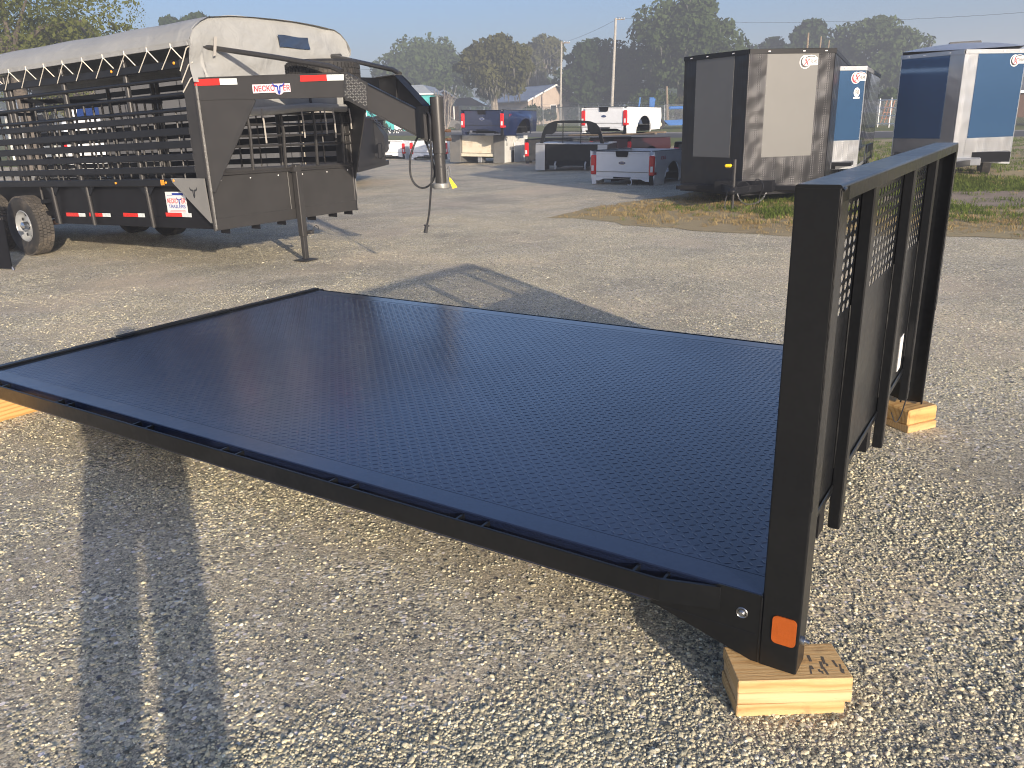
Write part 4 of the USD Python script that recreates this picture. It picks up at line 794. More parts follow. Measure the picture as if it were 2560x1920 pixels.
# ================================================================ enclosed trailers with wedge noses
def wedge_trailer(name, label, loc, yaw, dv, hw, zb, zt, L, skin_l, skin_r, plate, side_m, roof_m, trim_m, zs=0.815, panel=(0.285, 1.12), zb_l=None, zb_r=None, box_z=(0.245, 0.435), box_w=0.42, crown=0.02, jack=True, logo='full', tilt=0.0, roof_vent=False):
    """Local frame: x backward from the tip of the nose, y to the left seen from the trailer (so the picture's left is +y)."""
    t = thing(name, label, 'enclosed trailer', loc, yaw, tilt)
    zl, zr = zb_l or zb, zb_r or zb
    N, Lc, Rc = np.array([0, 0, 0.]), np.array([dv, hw, 0.]), np.array([dv, -hw, 0.])
    fl = np.linalg.norm(Lc)
    for sgn, C_, sk, zc in ((1, Lc, skin_l, zl), (-1, Rc, skin_r, zr)):
        e = C_ / fl; nrm = np.cross(ez, e) * (1 if sgn > 0 else -1)   # outward
        if sgn > 0: nrm = np.array([-e[1], e[0], 0]) * 1.0
        else: nrm = np.array([e[1], -e[0], 0]) * 1.0
        nrm = nrm if nrm[0] < 0 else -nrm
        def sheet(poly, off, th=0.004):
            m = MB(); ex2, ey2 = e, ez; k = np.dot(np.cross(ex2, ey2), nrm)
            return m.extr(poly, nrm * off, ex2, ey2, th if k > 0 else -th)
        bot = lambda x: zb + (zc - zb) * x / fl
        part(t, 'nose_sheet', sheet([(0, bot(0)), (fl, bot(fl)), (fl, zt - 0.06), (0, zt - 0.06)], 0), plate, 'tread plate covering one face of the nose')
        part(t, 'nose_panel', sheet([(panel[0], zs), (panel[1], zs), (panel[1], zt - 0.078), (panel[0], zt - 0.078)], 0.0045), sk, 'flat painted panel on the nose')
        part(t, 'stone_guard', sheet([(panel[0] - 0.03, bot(panel[0]) + 0.012), (fl - 0.02, bot(fl) + 0.012), (fl - 0.02, zs - 0.005), (panel[0] - 0.03, zs - 0.005)], 0.0045, 0.003), plate)
        part(t, 'top_trim', sheet([(0, zt - 0.075), (fl + 0.01, zt - 0.075), (fl + 0.01, zt), (0, zt)], 0.010, 0.012), trim_m)
        part(t, 'bottom_trim', sheet([(0.0, bot(0) - 0.025), (fl, bot(fl) - 0.025), (fl, bot(fl) + 0.008), (0.0, bot(0) + 0.008)], 0.006, 0.006), trim_m)
        for x in (fl * 0.22, fl * 0.62, fl * 0.88):
            part(t, 'clearance_lamp', sheet([(x - 0.022, zt - 0.047), (x + 0.022, zt - 0.047), (x + 0.022, zt - 0.030), (x - 0.022, zt - 0.030)], 0.0225, 0.008), lamp_clear)
        sc_ = MB()
        for z in np.arange(zs + 0.05, zt - 0.1, 0.16):
            for x in (panel[0] + 0.008, panel[1] - 0.008): sc_.ball(e * x + nrm * 0.0105 + ez * z, 0.0045, 1)
        part(t, 'panel_screws', sc_, steel, kind='stuff')
        if sgn < 0 and logo:
            lx = panel[1] - 0.335 if logo == 'full' else panel[1] - 0.30
            lz = zt - 0.21
            lw = lambda mb, m, nm, off=0.0: part(lg, nm, mb, m)
            k = np.dot(np.cross(e, ez), nrm)
            ex2 = e if k > 0 else -e
            def P2(x, z): return (x, z)
            outline = unary_union([sbox(lx + 0.10, lz - 0.045, lx + 0.315, lz + 0.06), Point(lx + 0.09, lz).buffer(0.1, quad_segs=5).difference(Point(lx + 0.13, lz + 0.01).buffer(0.062)), affinity.scale(Point(lx + 0.19, lz + 0.065).buffer(0.1, quad_segs=4), 1.0, 0.35)]).buffer(0.008)
            lg = part(t, 'maker_logo', sheet(outline, 0.0095, 0.0012), decal_white, 'white logo with a red swoosh and X')
            sw = Point(lx + 0.09, lz).buffer(0.092, quad_segs=6).difference(Point(lx + 0.115, lz + 0.015).buffer(0.084)).union(affinity.scale(Point(lx + 0.19, lz + 0.055).buffer(0.1), 1, 0.42).difference(affinity.scale(Point(lx + 0.20, lz + 0.042).buffer(0.1), 1, 0.38)))
            part(lg, 'swoosh', sheet(sw, 0.0110, 0.001), decal_black if logo == 'full' else decal_red)
            def txt(s_, h, x, z, w, m, nm, sl=0.1):
                mb = MB(); v0 = nrm * 0.0112 + e * x + ez * z
                if k > 0: mb.text(s_, h, v0, e, ez, 0.001, True, w, sl)
                else:
                    mt = meshkit.text_mesh(s_, h, 0.001, True); v = np.array(mt.vertices); v[:, 0] *= w / v[:, 0].max(); v[:, 0] += sl * v[:, 1]
                    mb.add(v0 + v[:, :1] * e + v[:, 1:2] * ez + v[:, 2:] * nrm, mt.faces[:, ::-1])
                part(lg, nm, mb, m)
            txt('X', 0.105, lx + 0.055, lz - 0.055, 0.10, decal_red, 'lettering', 0.2)
            txt('TREME', 0.048, lx + 0.15, lz - 0.012, 0.155, decal_black, 'lettering')
            txt('CARGO', 0.026, lx + 0.20, lz - 0.042, 0.10, decal_grey, 'lettering', 0)
            if logo == 'badge':
                sh_ = affinity.translate(affinity.scale(Point(0, 0).buffer(1, quad_segs=5), 0.07, 0.085), panel[1] - 0.16, zt - 0.47)
                bd = part(t, 'badge', sheet(sh_, 0.0095, 0.0012), decal_white, 'white shield badge numbered 98')
                lg = bd; txt('98', 0.075, panel[1] - 0.205, zt - 0.505, 0.09, decal_black, 'lettering', 0)
                part(t, 'badge_scroll', sheet(sbox(panel[1] - 0.235, zt - 0.585, panel[1] - 0.085, zt - 0.555), 0.0095, 0.0012), decal_white)
    for sgn, C_, zc in ((1, Lc, zl), (-1, Rc, zr)):
        y = C_[1]
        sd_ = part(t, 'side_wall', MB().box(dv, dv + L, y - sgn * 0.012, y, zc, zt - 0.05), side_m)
        part(t, 'side_top_trim', MB().box(dv, dv + L, y - sgn * 0.01, y + sgn * 0.010, zt - 0.075, zt + 0.0), trim_m)
        part(t, 'corner_trim', MB().box(dv - 0.012, dv + 0.03, y - sgn * 0.01, y + sgn * 0.008, zc, zt - 0.076, 0.004), trim_m)
        for x in np.arange(dv + 0.45, dv + L, 0.41):
            part(t, 'side_seam', MB().box(x - 0.012, x + 0.012, y + sgn * 0.0005, y + sgn * 0.0035, zc + 0.02, zt - 0.08), side_m)
        part(t, 'side_bottom_trim', MB().box(dv, dv + L, y - sgn * 0.01, y + sgn * 0.006, zc - 0.03, zc + 0.03), trim_m)
        for x in (dv + L * 0.60, dv + L * 0.60 + 0.86):
            w = part(t, 'tyre', MB().lathe([(0.17, -0.08), (0.2, -0.095), (0.28, -0.1), (0.33, -0.08), (0.335, 0), (0.33, 0.08), (0.28, 0.1), (0.2, 0.095), (0.17, 0.08)], (x, y - sgn * 0.14, 0.335), (0, sgn, 0), 28), rubber)
            part(w, 'rim', MB().lathe([(0.17, 0.07), (0.165, 0.03), (0.06, 0.05), (0.0001, 0.05)], (x, y - sgn * 0.14, 0.335), (0, sgn, 0), 20), rim_white)
        fx_ = dv + L * 0.60
        part(t, 'fender', MB().extr(unary_union([sbox(fx_ - 0.55, zc - 0.02, fx_ + 1.41, 0.62), sbox(fx_ - 0.40, 0.55, fx_ + 1.26, 0.76)]).buffer(0.04).difference(sbox(fx_ - 0.45, zc - 0.2, fx_ + 1.31, 0.64)), (0, y + sgn * 0.012 if sgn < 0 else y + 0.024, 0), ex, ez, 0.012), trim_m)
    part(t, 'roof', MB().grid(lambda u, v: (lambda x: (x, (2 * v - 1) * (hw * min(1.0, x / dv) if x < dv else hw), zt + 0.002 + crown * min(x / 1.2, 1.0) * (1 - 0.6 * (2 * v - 1) ** 2)))(u * (dv + L)), 24, 9), roof_m, smooth=True)
    if roof_vent: part(t, 'roof_vent', MB().box(1.6, 2.15, -0.35, 0.25, zt + crown - 0.02, zt + crown + 0.05, 0.02), body_grey)
    part(t, 'rear_wall', MB().box(dv + L - 0.01, dv + L, -hw, hw, zb, zt), side_m)
    part(t, 'underframe', MB().box(0.3, dv + L, -hw + 0.06, hw - 0.06, min(zb, zl, zr) + 0.05, zb + 0.12), satin_black)
    tg = part(t, 'tongue', MB().beam((-0.72, 0, sum(box_z) / 2 - 0.02), (0.5, 0.55, sum(box_z) / 2 - 0.02), 0.06, 0.11).beam((-0.72, 0, sum(box_z) / 2 - 0.02), (0.5, -0.55, sum(box_z) / 2 - 0.02), 0.06, 0.11), satin_black)
    part(t, 'tongue_box', MB().box(-0.03, 0.28, -0.52, 0.47, box_z[0], box_z[1], 0.008), satin_black if plate is not plate_silver else galv)
    part(tg, 'coupler', MB().box(-0.98, -0.66, -0.045, 0.045, box_z[0] + 0.05, box_z[0] + 0.15, 0.02).ball((-0.97, 0, box_z[0] + 0.09), 0.07, 2, (1, 1, 0.8)), satin_black)
    if jack:
        j = part(t, 'tongue_jack', MB().tube((-0.72, 0.02, 0.0), (-0.72, 0.02, 0.40), 0.022, 12).tube((-0.72, 0.02, 0.28), (-0.72, 0.02, 0.83), 0.027, 12), pipe_paint)
        part(j, 'jack_handle', MB().tube((-0.73, 0.02, 0.70), (-0.78, 0.13, 0.69), 0.012, 8), satin_black)
        part(j, 'yellow_grip', MB().box(-0.82, -0.72, 0.06, 0.17, 0.71, 0.76, 0.018), yellow)
        part(j, 'foot', MB().lathe([(0.0001, 0.012), (0.07, 0.012), (0.075, 0.0)], (-0.72, 0.02, 0), ez, 16), pipe_paint)
        for pts in ([(-0.70, -0.05, 0.28), (-0.66, -0.12, 0.14), (-0.5, -0.25, 0.09), (-0.35, -0.38, 0.14), (-0.25, -0.45, 0.26)], [(-0.82, 0.10, 0.30), (-0.84, 0.12, 0.18), (-0.84, 0.12, 0.06), (-0.83, 0.1, 0.02)]):
            P = smooth_path(pts, 26); ch = MB()
            for k in range(25):
                c = (P[k] + P[k + 1]) / 2; t_ = P[k + 1] - P[k]; ln = np.linalg.norm(t_); t_ = t_ / ln; q = np.cross(t_, ez if k % 2 else ey + 0.3 * ex); q /= np.linalg.norm(q)
                ch.path([c + t_ * ln * 0.75 * math.cos(w) + q * 0.011 * math.sin(w) for w in np.linspace(0, 2 * PI, 9)], 0.0036, 4, caps=False)
            part(t, 'safety_chain', ch, chain_steel)
        part(t, 'plug_cable', MB().path(smooth_path([(-0.1, -0.25, 0.40), (-0.3, -0.34, 0.47), (-0.42, -0.42, 0.36), (-0.36, -0.36, 0.2), (-0.38, -0.38, 0.10)], 20), 0.009, 6), cable_rubber)
        part(t, 'breakaway_cable', MB().path(smooth_path([(-0.6, -0.02, 0.42), (-0.5, -0.12, 0.46), (-0.4, -0.2, 0.36), (-0.5, -0.16, 0.28)], 16), 0.005, 5), cable_rubber)
    return t
deg = math.degrees
wedge_trailer('enclosed_trailer', 'black enclosed cargo trailer with two tall plain panels on its dented tread plate wedge nose', (4.10, 14.31, 0), 65.3, 0.953, 1.278, 0.208, 2.552, 8.18, panel_grey, panel_grey, plate_black, panel_black, satin_black, satin_black, zs=0.815, panel=(0.33, 1.28))
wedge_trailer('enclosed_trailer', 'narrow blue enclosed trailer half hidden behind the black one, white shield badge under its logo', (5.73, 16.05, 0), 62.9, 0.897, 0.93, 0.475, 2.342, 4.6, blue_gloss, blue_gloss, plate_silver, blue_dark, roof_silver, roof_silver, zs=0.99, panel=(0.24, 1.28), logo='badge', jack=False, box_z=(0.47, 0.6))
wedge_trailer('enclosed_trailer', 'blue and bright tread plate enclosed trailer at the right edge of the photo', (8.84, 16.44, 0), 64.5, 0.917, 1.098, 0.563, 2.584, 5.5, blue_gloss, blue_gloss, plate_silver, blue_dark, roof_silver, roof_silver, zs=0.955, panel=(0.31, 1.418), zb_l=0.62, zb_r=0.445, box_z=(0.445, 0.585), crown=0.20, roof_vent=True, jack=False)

# ================================================================ pickup beds and truck bodies standing in the yard
def pickup_bed(name, label, loc, yaw, sc, paint, L=2.45, dually=False, decal=None, lid=False, badge=True, floor=True, group=None, tilt=0.0, hook=False, spoiled=False):
    t = thing(name, label, 'truck bed', loc, yaw, tilt, sc, group)
    gate = MB().box(0.0, 0.06, -0.80, 0.80, 0.34, 0.872, 0.012).box(0.012, 0.06, -0.80, 0.80, 0.195, 0.345, 0.01)
    gate.box(-0.010, 0.02, -0.80, 0.80, 0.815, 0.868, 0.01)
    g = part(t, 'tailgate', gate, paint)
    part(g, 'gate_groove', MB().box(-0.001, 0.006, -0.78, 0.78, 0.336, 0.344), decal_black)
    part(g, 'handle_bezel', MB().extr([(-0.19, 0.875), (0.19, 0.875), (0.165, 0.745), (0.15, 0.735), (-0.15, 0.735), (-0.165, 0.745)], (-0.014, 0, 0), -ey, ez, 0.016), satin_black)
    part(g, 'top_cap', MB().box(-0.012, 0.065, -0.80, 0.80, 0.872, 0.886, 0.004), satin_black)
    if badge:
        b = part(g, 'oval_badge', MB().extr(affinity.scale(Point(0, 0).buffer(1, quad_segs=6), 0.105, 0.044), (-0.0005, 0, 0.575), -ey, ez, 0.006), chrome)
        part(b, 'badge_face', MB().extr(affinity.scale(Point(0, 0).buffer(1, quad_segs=6), 0.095, 0.036), (-0.0068, 0, 0.575), -ey, ez, 0.001), badge_blue)
        part(b, 'lettering', MB().text('Ford', 0.036, (-0.0082, 0.055, 0.562), -ey, ez, 0.001, False, 0.11, 0.2), chrome)
    for s in (1, -1):
        arch = unary_union([affinity.scale(Point(1.22, 0.10).buffer(1, quad_segs=10), 0.52, 0.50)])
        prof = Polygon([(0.0, 0.86), (0.03, 0.885), (L, 0.875), (L, 0.13), (1.80, 0.11), (1.6, -0.1), (0.8, -0.1), (0.68, 0.0), (0.05, 0.0), (0.02, 0.2)]).difference(arch)
        sm = MB()
        def bulge(v):
            v = v.copy(); v[:, 1] += s * (0.03 * np.exp(-((v[:, 2] - 0.55) / 0.22) ** 2)) - s * 0.03 * np.clip(-(v[:, 2] - 0.2) * 2, 0, 1)
            if dually: v[:, 1] += s * 0.20 * np.exp(-((v[:, 0] - 1.22) / 0.62) ** 4) * np.clip((0.80 - v[:, 2]) / 0.14, 0, 1)
            return v
        n = 30
        pr = prof.segmentize(0.08)
        for gq in getattr(pr, 'geoms', [pr]):
            vv2, ff2 = trimesh.creation.triangulate_polygon(gq, engine='earcut')
            tri = trimesh.Trimesh(np.c_[vv2[:, 0], np.zeros(len(vv2)), vv2[:, 1]], ff2, process=False)
            v4, f4 = trimesh.remesh.subdivide_to_size(tri.vertices, tri.faces, 0.16)
            for off in (0.0, -0.035):
                v5 = bulge(v4 + np.array([0, s * (0.945 + off), 0])); sm.add(v5, f4 if (off == 0) == (s < 0) else f4[:, ::-1])
            ring = np.array(gq.exterior.coords)[:-1]; a = bulge(np.c_[ring[:, 0], np.full(len(ring), s * 0.945), ring[:, 1]]); b = bulge(np.c_[ring[:, 0], np.full(len(ring), s * 0.91), ring[:, 1]])
            k = len(ring); idx = np.arange(k); sm.add(np.vstack([a, b]), np.c_[idx, (idx + 1) % k, k + (idx + 1) % k, k + idx])
        sd_ = part(t, 'bedside', sm, paint, smooth=40)
        part(sd_, 'rail_cap', MB().box(0.0, L, s * 0.86, s * 0.952, 0.880, 0.898, 0.006), satin_black)
        part(sd_, 'wheel_lip', MB().path([(1.22 + 0.53 * math.cos(w), s * (0.955 + (0.2 if dually else 0.0) * math.exp(-((0.53 * math.cos(w)) / 0.62) ** 4)), 0.10 + 0.51 * math.sin(w)) for w in np.linspace(0.05, PI - 0.2, 22)], 0.016, 6), paint)
        part(t, 'corner_bracket', MB().box(0.02, 0.10, s * 0.80, s * 0.93, -0.0, 0.26, 0.01), paint if s > 0 else satin_black)
        tl_ = part(t, 'tail_lamp', MB().box(-0.03, 0.16, s * 0.79, s * 0.958, 0.26, 0.775, 0.028), lamp_red)
        part(tl_, 'reverse_lens', MB().box(-0.034, 0.0, s * 0.845, s * 0.925, 0.35, 0.50, 0.006), lamp_clear)
        part(t, 'inner_wheel_arch', MB().extr(Point(0, 0).buffer(0.56, quad_segs=7).intersection(sbox(-1, 0, 1, 1)).difference(Point(0, 0).buffer(0.53, quad_segs=7)), (1.22, s * 0.90, 0.08), ex, ez, s * 0.28 if s < 0 else 0.0 + 0.28), satin_black)
    part(t, 'rear_valance', MB().extr([(-0.80, 0.195), (0.80, 0.195), (0.80, 0.10), (0.70, 0.10), (0.55, 0.155), (-0.55, 0.155), (-0.70, 0.10), (-0.80, 0.10)], (0.05, 0, 0), -ey, ez, 0.03), paint)
    part(t, 'plate_recess', MB().box(0.0, 0.02, -0.26, 0.26, 0.165, 0.205), satin_black)
    if floor:
        part(t, 'bed_floor', MB().box(0.06, L, -0.88, 0.88, 0.28, 0.31), dark_grey_paint)
        part(t, 'front_bulkhead', MB().box(L - 0.04, L, -0.92, 0.92, 0.13, 0.875, 0.008), paint)
    part(t, 'bed_sill', MB().box(0.25, L - 0.2, -0.45, -0.37, 0.06, 0.28).box(0.25, L - 0.2, 0.37, 0.45, 0.06, 0.28), satin_black)
    if hook: part(t, 'wire_hook', MB().path(smooth_path([(0.02, -0.24, 0.17), (-0.02, -0.30, 0.12), (-0.03, -0.31, 0.04), (-0.03, -0.27, 0.0), (-0.02, -0.2, 0.02)], 14), 0.016, 6), decal_white)
    if decal:
        dcl = MB().text(decal[0], 0.085, (0.34, -0.975, 0.665), ex, ez, 0.002, True, 0.30, 0.15)
        part(t, 'side_decal', dcl, decal[1])
    if lid: part(t, 'bed_cover', MB().box(0.0, L, -0.94, 0.94, 0.895, 0.945, 0.02), satin_black)
    return t

pickup_bed('pickup_bed', 'white pickup bed in the shade of the black trailer, red FX4 on its side', (2.78, 19.84, 0.0), 55.3, 0.885, white_paint, decal=('FX4', decal_red), hook=True, tilt=1.0)
pickup_bed('pickup_bed', 'white pickup bed raised on planks over a maroon bed', (3.49, 29.65, 1.04), 51.2, 0.985, white_paint, tilt=1.4)
pickup_bed('pickup_bed', 'dark navy dually pickup bed standing on top of the cream utility body', (-0.83, 31.25, 1.072), 57.5, 1.0, navy_paint, L=2.35, dually=True, decal=('FX4', decal_red), tilt=1.8)
pickup_bed('pickup_bed', 'maroon pickup bed lying under the raised white one', (3.72, 29.75, 0.0), 45.0, 0.98, maroon_paint, badge=False, tilt=1.2)
pickup_bed('pickup_bed', 'dark grey pickup bed between the utility body and the diamond plate flatbed', (1.62, 31.1, 0.0), 70, 0.98, dark_grey_paint, badge=False)
pickup_bed('pickup_bed', 'black pickup bed with a flat cover behind the nearest white bed', (5.5, 23.2, 0.0), 55, 0.90, dark_grey_paint, lid=True, badge=False)
pickup_bed('pickup_bed', 'white pickup bed beside the black truck body, only its right lamp side in view', (-5.55, 39.4, 0.0), 78, 0.92, white_paint, badge=False, tilt=1.0)
pickup_bed('pickup_bed', 'white pickup bed seen through the hanging cable loop left of the coupler', (-3.42, 37.4, 0.0), 74, 0.94, white_paint, tilt=1.0)
for k, (y, z) in enumerate(((29.2, 0.90), (31.1, 0.91))):
    solid('plank', MB().box(-1.75, 1.55, -0.12, 0.12, 0, 0.055, 0.006).map(lambda v: v), wood_pole, ['front plank under the raised white bed', 'rear plank under the raised white bed'][k], 'plank', loc=(3.85 + 0.7 * k, y + 0.35, z + 0.06), rotz=-32)

# cream utility body
UT = thing('service_truck_bed', 'cream and grey utility truck body with white side doors standing on the gravel', 'truck body', (-1.11, 32.37, 0), 67.4, 1.8)
for s in (1, -1):
    bx = part(UT, 'side_cabinet', MB().box(0.0, 2.45, s * 0.70, s * 1.16, 0.04, 1.06, 0.012), body_grey)
    for x0, x1 in ((0.03, 0.74), (0.78, 1.62), (1.66, 2.42)):
        z0 = 0.06 if x0 < 0.7 or x0 > 1.6 else 0.50
        d = part(bx, 'cabinet_door', MB().box(x0, x1, s * 1.1605, s * 1.178, z0, 1.03, 0.006), old_white)
        part(d, 'door_latch', MB().box((x0 + x1) / 2 + 0.12, (x0 + x1) / 2 + 0.21, s * 1.1785, s * 1.184, 0.52, 0.64, 0.003), satin_black)
part(UT, 'leaning_panel', MB().extr(sbox(0, 0, 0.62, 0.80).buffer(-0.05).buffer(0.05), (0.86, -1.215, 0.005), ex, ez, 0.02), white_paint, 'white panel leaning on the side doors')
part(UT, 'number_decal', MB().text('7', 0.14, (0.14, -1.1795, 0.86), ex, ez, 0.001, True).text('8', 0.12, (0.16, -1.1795, 0.68), ex, ez, 0.001, True), decal_black)
part(UT, 'tailgate', MB().box(0.16, 0.20, -0.695, 0.695, 0.40, 1.05, 0.006).box(0.15, 0.16, -0.69, 0.69, 0.60, 0.606).box(0.15, 0.16, -0.69, 0.69, 0.80, 0.806), cream_paint)
part(UT, 'bumper_step', MB().box(0.06, 0.30, -0.695, 0.695, 0.27, 0.385, 0.01), cream_paint)
part(UT, 'floor', MB().box(0.2, 2.45, -0.7, 0.7, 0.38, 0.42), dark_grey_paint)
part(UT, 'receiver_hitch', MB().box(0.2, 0.6, -0.12, 0.05, 0.04, 0.27, 0.01), galv)
part(UT, 'top_rail', MB().box(0.0, 2.45, -1.14, -0.72, 1.0605, 1.070).box(0.0, 2.45, 0.72, 1.14, 1.0605, 1.070), satin_black)

# black flatbed body with headache rack
HF = thing('welding_truck_bed', 'black truck flatbed body with a rounded headache rack and diamond plate side boxes', 'truck body', (2.03, 25.84, 0), 76, 1.6)
for s in (1, -1):
    bx = part(HF, 'toolbox', MB().box(0.0, 0.75, s * 0.82, s * 1.12, 0.02, 0.80, 0.008), satin_black)
    part(bx, 'tread_plate_face', MB().box(-0.006, -0.0005, s * 0.822, s * 1.118, 0.02, 0.795), plate_box)
    part(bx, 'side_skirt', MB().box(0.76, 2.6, s * 1.09, s * 1.12, 0.35, 0.78), satin_black)
part(HF, 'rear_panel', MB().box(0.10, 0.16, -0.82, 0.82, 0.30, 0.80, 0.01), black_paint)
part(HF, 'deck', MB().box(0.02, 2.65, -1.12, 1.12, 0.803, 0.835, 0.006), galv)
part(HF, 'deck_mat', MB().box(0.9, 1.3, -1.0, 0.6, 0.8355, 0.845).box(1.7, 2.2, -0.9, 1.0, 0.8355, 0.845), satin_black)
part(HF, 'frame_sill', MB().box(0.1, 2.5, 0.38, 0.46, 0.1, 0.30).box(0.1, 2.5, -0.46, -0.38, 0.1, 0.30).box(0.1, 0.18, -0.8, 0.8, 0.16, 0.30), satin_black)
for y in (0.5, -0.45): part(HF, 'hitch_leg', MB().path([(0.1, y, 0.28), (0.06, y + 0.02, 0.2), (0.06, y, 0.05)], 0.03, 6), galv)
part(HF, 'white_tag', MB().box(0.09, 0.099, -0.74, -0.58, 0.42, 0.62), decal_white)
out = Polygon([(-1.0, 0), (-0.93, 0.28), (-0.86, 0.46), (-0.74, 0.58), (-0.56, 0.645), (-0.3, 0.67), (0.3, 0.67), (0.56, 0.645), (0.74, 0.58), (0.86, 0.46), (0.93, 0.28), (1.0, 0)])
inn = Polygon([(-0.90, -0.02), (-0.82, 0.26), (-0.62, 0.26), (-0.50, 0.35), (-0.46, 0.595), (0.46, 0.595), (0.50, 0.35), (0.62, 0.26), (0.82, 0.26), (0.90, -0.02)])
rk = part(HF, 'headache_rack', MB().extr(out.difference(inn), (0.12, 0, 0.836), -ey, ez, 0.06), black_paint)
for y in (-0.28, 0.28): part(rk, 'rack_bar', MB().box(0.075, 0.105, y - 0.012, y + 0.012, 0.837, 1.44), black_paint)
for z in (0.94, 1.06, 1.19, 1.31): part(rk, 'rack_bar', MB().box(0.08, 0.10, -0.84 + 0.25 * max(z - 1.0, 0) * 2, 0.84 - 0.25 * max(z - 1.0, 0) * 2, z - 0.009, z + 0.009), black_paint)

# black body with a receiver hitch behind the gooseneck
Yk = 23.0
pR = at(963, 388, Yk); zb_, zt_ = at(900, 388, Yk)[2], at(940, 304, Yk)[2]
BB = thing('dump_truck_bed', 'black truck body with a tray on top and a receiver hitch, behind the gooseneck', 'truck body', (pR[0] - 1.05, Yk, 0), 4)
part(BB, 'body_shell', MB().extr([(-1.05, zb_), (1.0, zb_ + 0.02), (1.05, zb_ + 0.1), (1.05, zt_ - 0.38), (0.80, zt_), (-1.05, zt_)], (0, 0, 0), ex, ez, -1.6), satin_black)
part(BB, 'shell_seam', MB().box(-0.9, 0.85, -0.008, 0.0, zt_ - 0.46, zt_ - 0.445).box(0.84, 0.856, -0.008, 0, zt_ - 0.6, zt_ - 0.445), dark_grey_paint)
part(BB, 'top_tray', MB().box(-1.05, 1.24, -0.25, 1.0, zt_ + 0.02, zt_ + 0.13, 0.02), satin_black)
vn = MB()
for k in range(5):
    for q in range(2): vn.box(0.28 + 0.05 * q + 0.02, 0.32 + 0.05 * q + 0.02, -0.006, 0.0, zt_ - 0.36 + 0.05 * k, zt_ - 0.335 + 0.05 * k)
part(BB, 'vent_louvres', vn, decal_white, kind='stuff')
part(BB, 'bumper', MB().box(-1.0, 1.02, -0.18, 0.1, zb_ - 0.06, zb_ + 0.05, 0.01).box(0.86, 0.98, -0.2, 0.0, zb_ - 0.10, zb_ + 0.3, 0.02), satin_black)
part(BB, 'plate_label', MB().box(0.42, 0.68, -0.19, -0.181, zb_ - 0.04, zb_ + 0.05), decal_white)
part(BB, 'hitch', MB().extr([(-0.5, zb_ - 0.06), (0.2, zb_ - 0.06), (0.05, zb_ - 0.28), (-0.5, zb_ - 0.28)], (0, -0.1, 0), ex, ez, -0.3).box(-0.4, 0.08, -0.3, -0.1, zb_ - 0.36, zb_ - 0.30), satin_black)
part(BB, 'receiver_tube', MB().box(-0.22, -0.10, -0.36, -0.2, zb_ - 0.58, zb_ - 0.36, 0.006), rust)
part(BB, 'red_hook', MB().path([(-0.42, -0.32, zb_ - 0.38), (-0.36, -0.34, zb_ - 0.48), (-0.38, -0.34, zb_ - 0.62), (-0.44, -0.33, zb_ - 0.66)], 0.04, 8), decal_red)
part(BB, 'side_pipe', MB().path(smooth_path([(-0.02, -0.3, zt_ - 0.45), (0.2, -0.32, zt_ - 0.6), (0.32, -0.33, zt_ - 0.8), (0.30, -0.33, zb_ + 0.34), (0.15, -0.32, zb_ + 0.18), (-0.02, -0.3, zb_ + 0.06)], 20), 0.032, 8), pipe_paint)
for y in (-0.9, -0.1):
    w = part(BB, 'tyre', MB().lathe([(0.2, -0.12), (0.32, -0.13), (0.4, -0.09), (0.4, 0.09), (0.32, 0.13), (0.2, 0.12)], (y, 0.8, 0.4), ex, 24), rubber)

# things standing behind the stock trailer, seen between its slats
GT = thing('cargo_trailer', 'dark grey box trailer standing behind the livestock trailer, seen between the slats', 'box trailer', tuple(at(250, 300, 19.5) * np.array([1, 1, 0])), 8)
part(GT, 'side_wall', MB().box(0, 4.4, 0.0, 2.2, 0.55, 2.75, 0.02), look('trailer_grey', (0.05, 0.05, 0.052), 0.5, var=0.1))
for x in np.arange(0.6, 4.3, 0.6): part(GT, 'side_seam', MB().box(x - 0.01, x + 0.01, -0.006, 0.0, 0.58, 2.72), satin_black)
part(GT, 'roof_rim', MB().box(-0.02, 4.42, -0.02, 2.22, 2.752, 2.80, 0.01), satin_black)
for x in (1.4, 2.3):
    part(GT, 'tyre', MB().lathe([(0.17, -0.1), (0.30, -0.1), (0.36, -0.06), (0.36, 0.06), (0.30, 0.1), (0.17, 0.1)], (x, 0.16, 0.36), -ey, 24), rubber)
part(GT, 'frame_rail', MB().box(0, 4.4, 0.05, 2.1, 0.42, 0.55), satin_black)
WV = thing('box_truck', 'white box van parked behind the livestock trailer', 'van', tuple(at(228, 330, 26) * np.array([1, 1, 0])), -6)
part(WV, 'body', MB().box(-1.0, 1.0, 0, 4.6, 0.45, 2.0, 0.12), white_paint)
part(WV, 'cab_top', MB().extr([(-0.95, 2.0), (0.95, 2.0), (0.82, 2.45), (-0.82, 2.45)], (0, 0.5, 0), ex, ez, -3.2), white_paint)
part(WV, 'rear_window', MB().extr([(-0.7, 2.04), (0.7, 2.04), (0.62, 2.38), (-0.62, 2.38)], (0, 0.495, 0), ex, ez, 0.004), badge_blue)
for s in (-1, 1):
    part(WV, 'tail_lamp', MB().box(s * 0.86, s * 0.98, -0.012, 0.02, 1.1, 1.6, 0.01), lamp_red)
    for y in (0.9, 3.7): part(WV, 'tyre', MB().lathe([(0.17, -0.1), (0.30, -0.1), (0.36, -0.06), (0.36, 0.06), (0.30, 0.1), (0.17, 0.1)], (s * 0.88, y, 0.36), ex, 20), rubber)
CT = thing('flat_front_truck', 'cream box trailer seen through the bars of the livestock trailer front', 'box trailer', tuple(at(590, 430, 21) * np.array([1, 1, 0])), -4)
part(CT, 'body', MB().box(0, 1.75, 0, 4.0, 0.55, 2.0, 0.03), cream_paint)
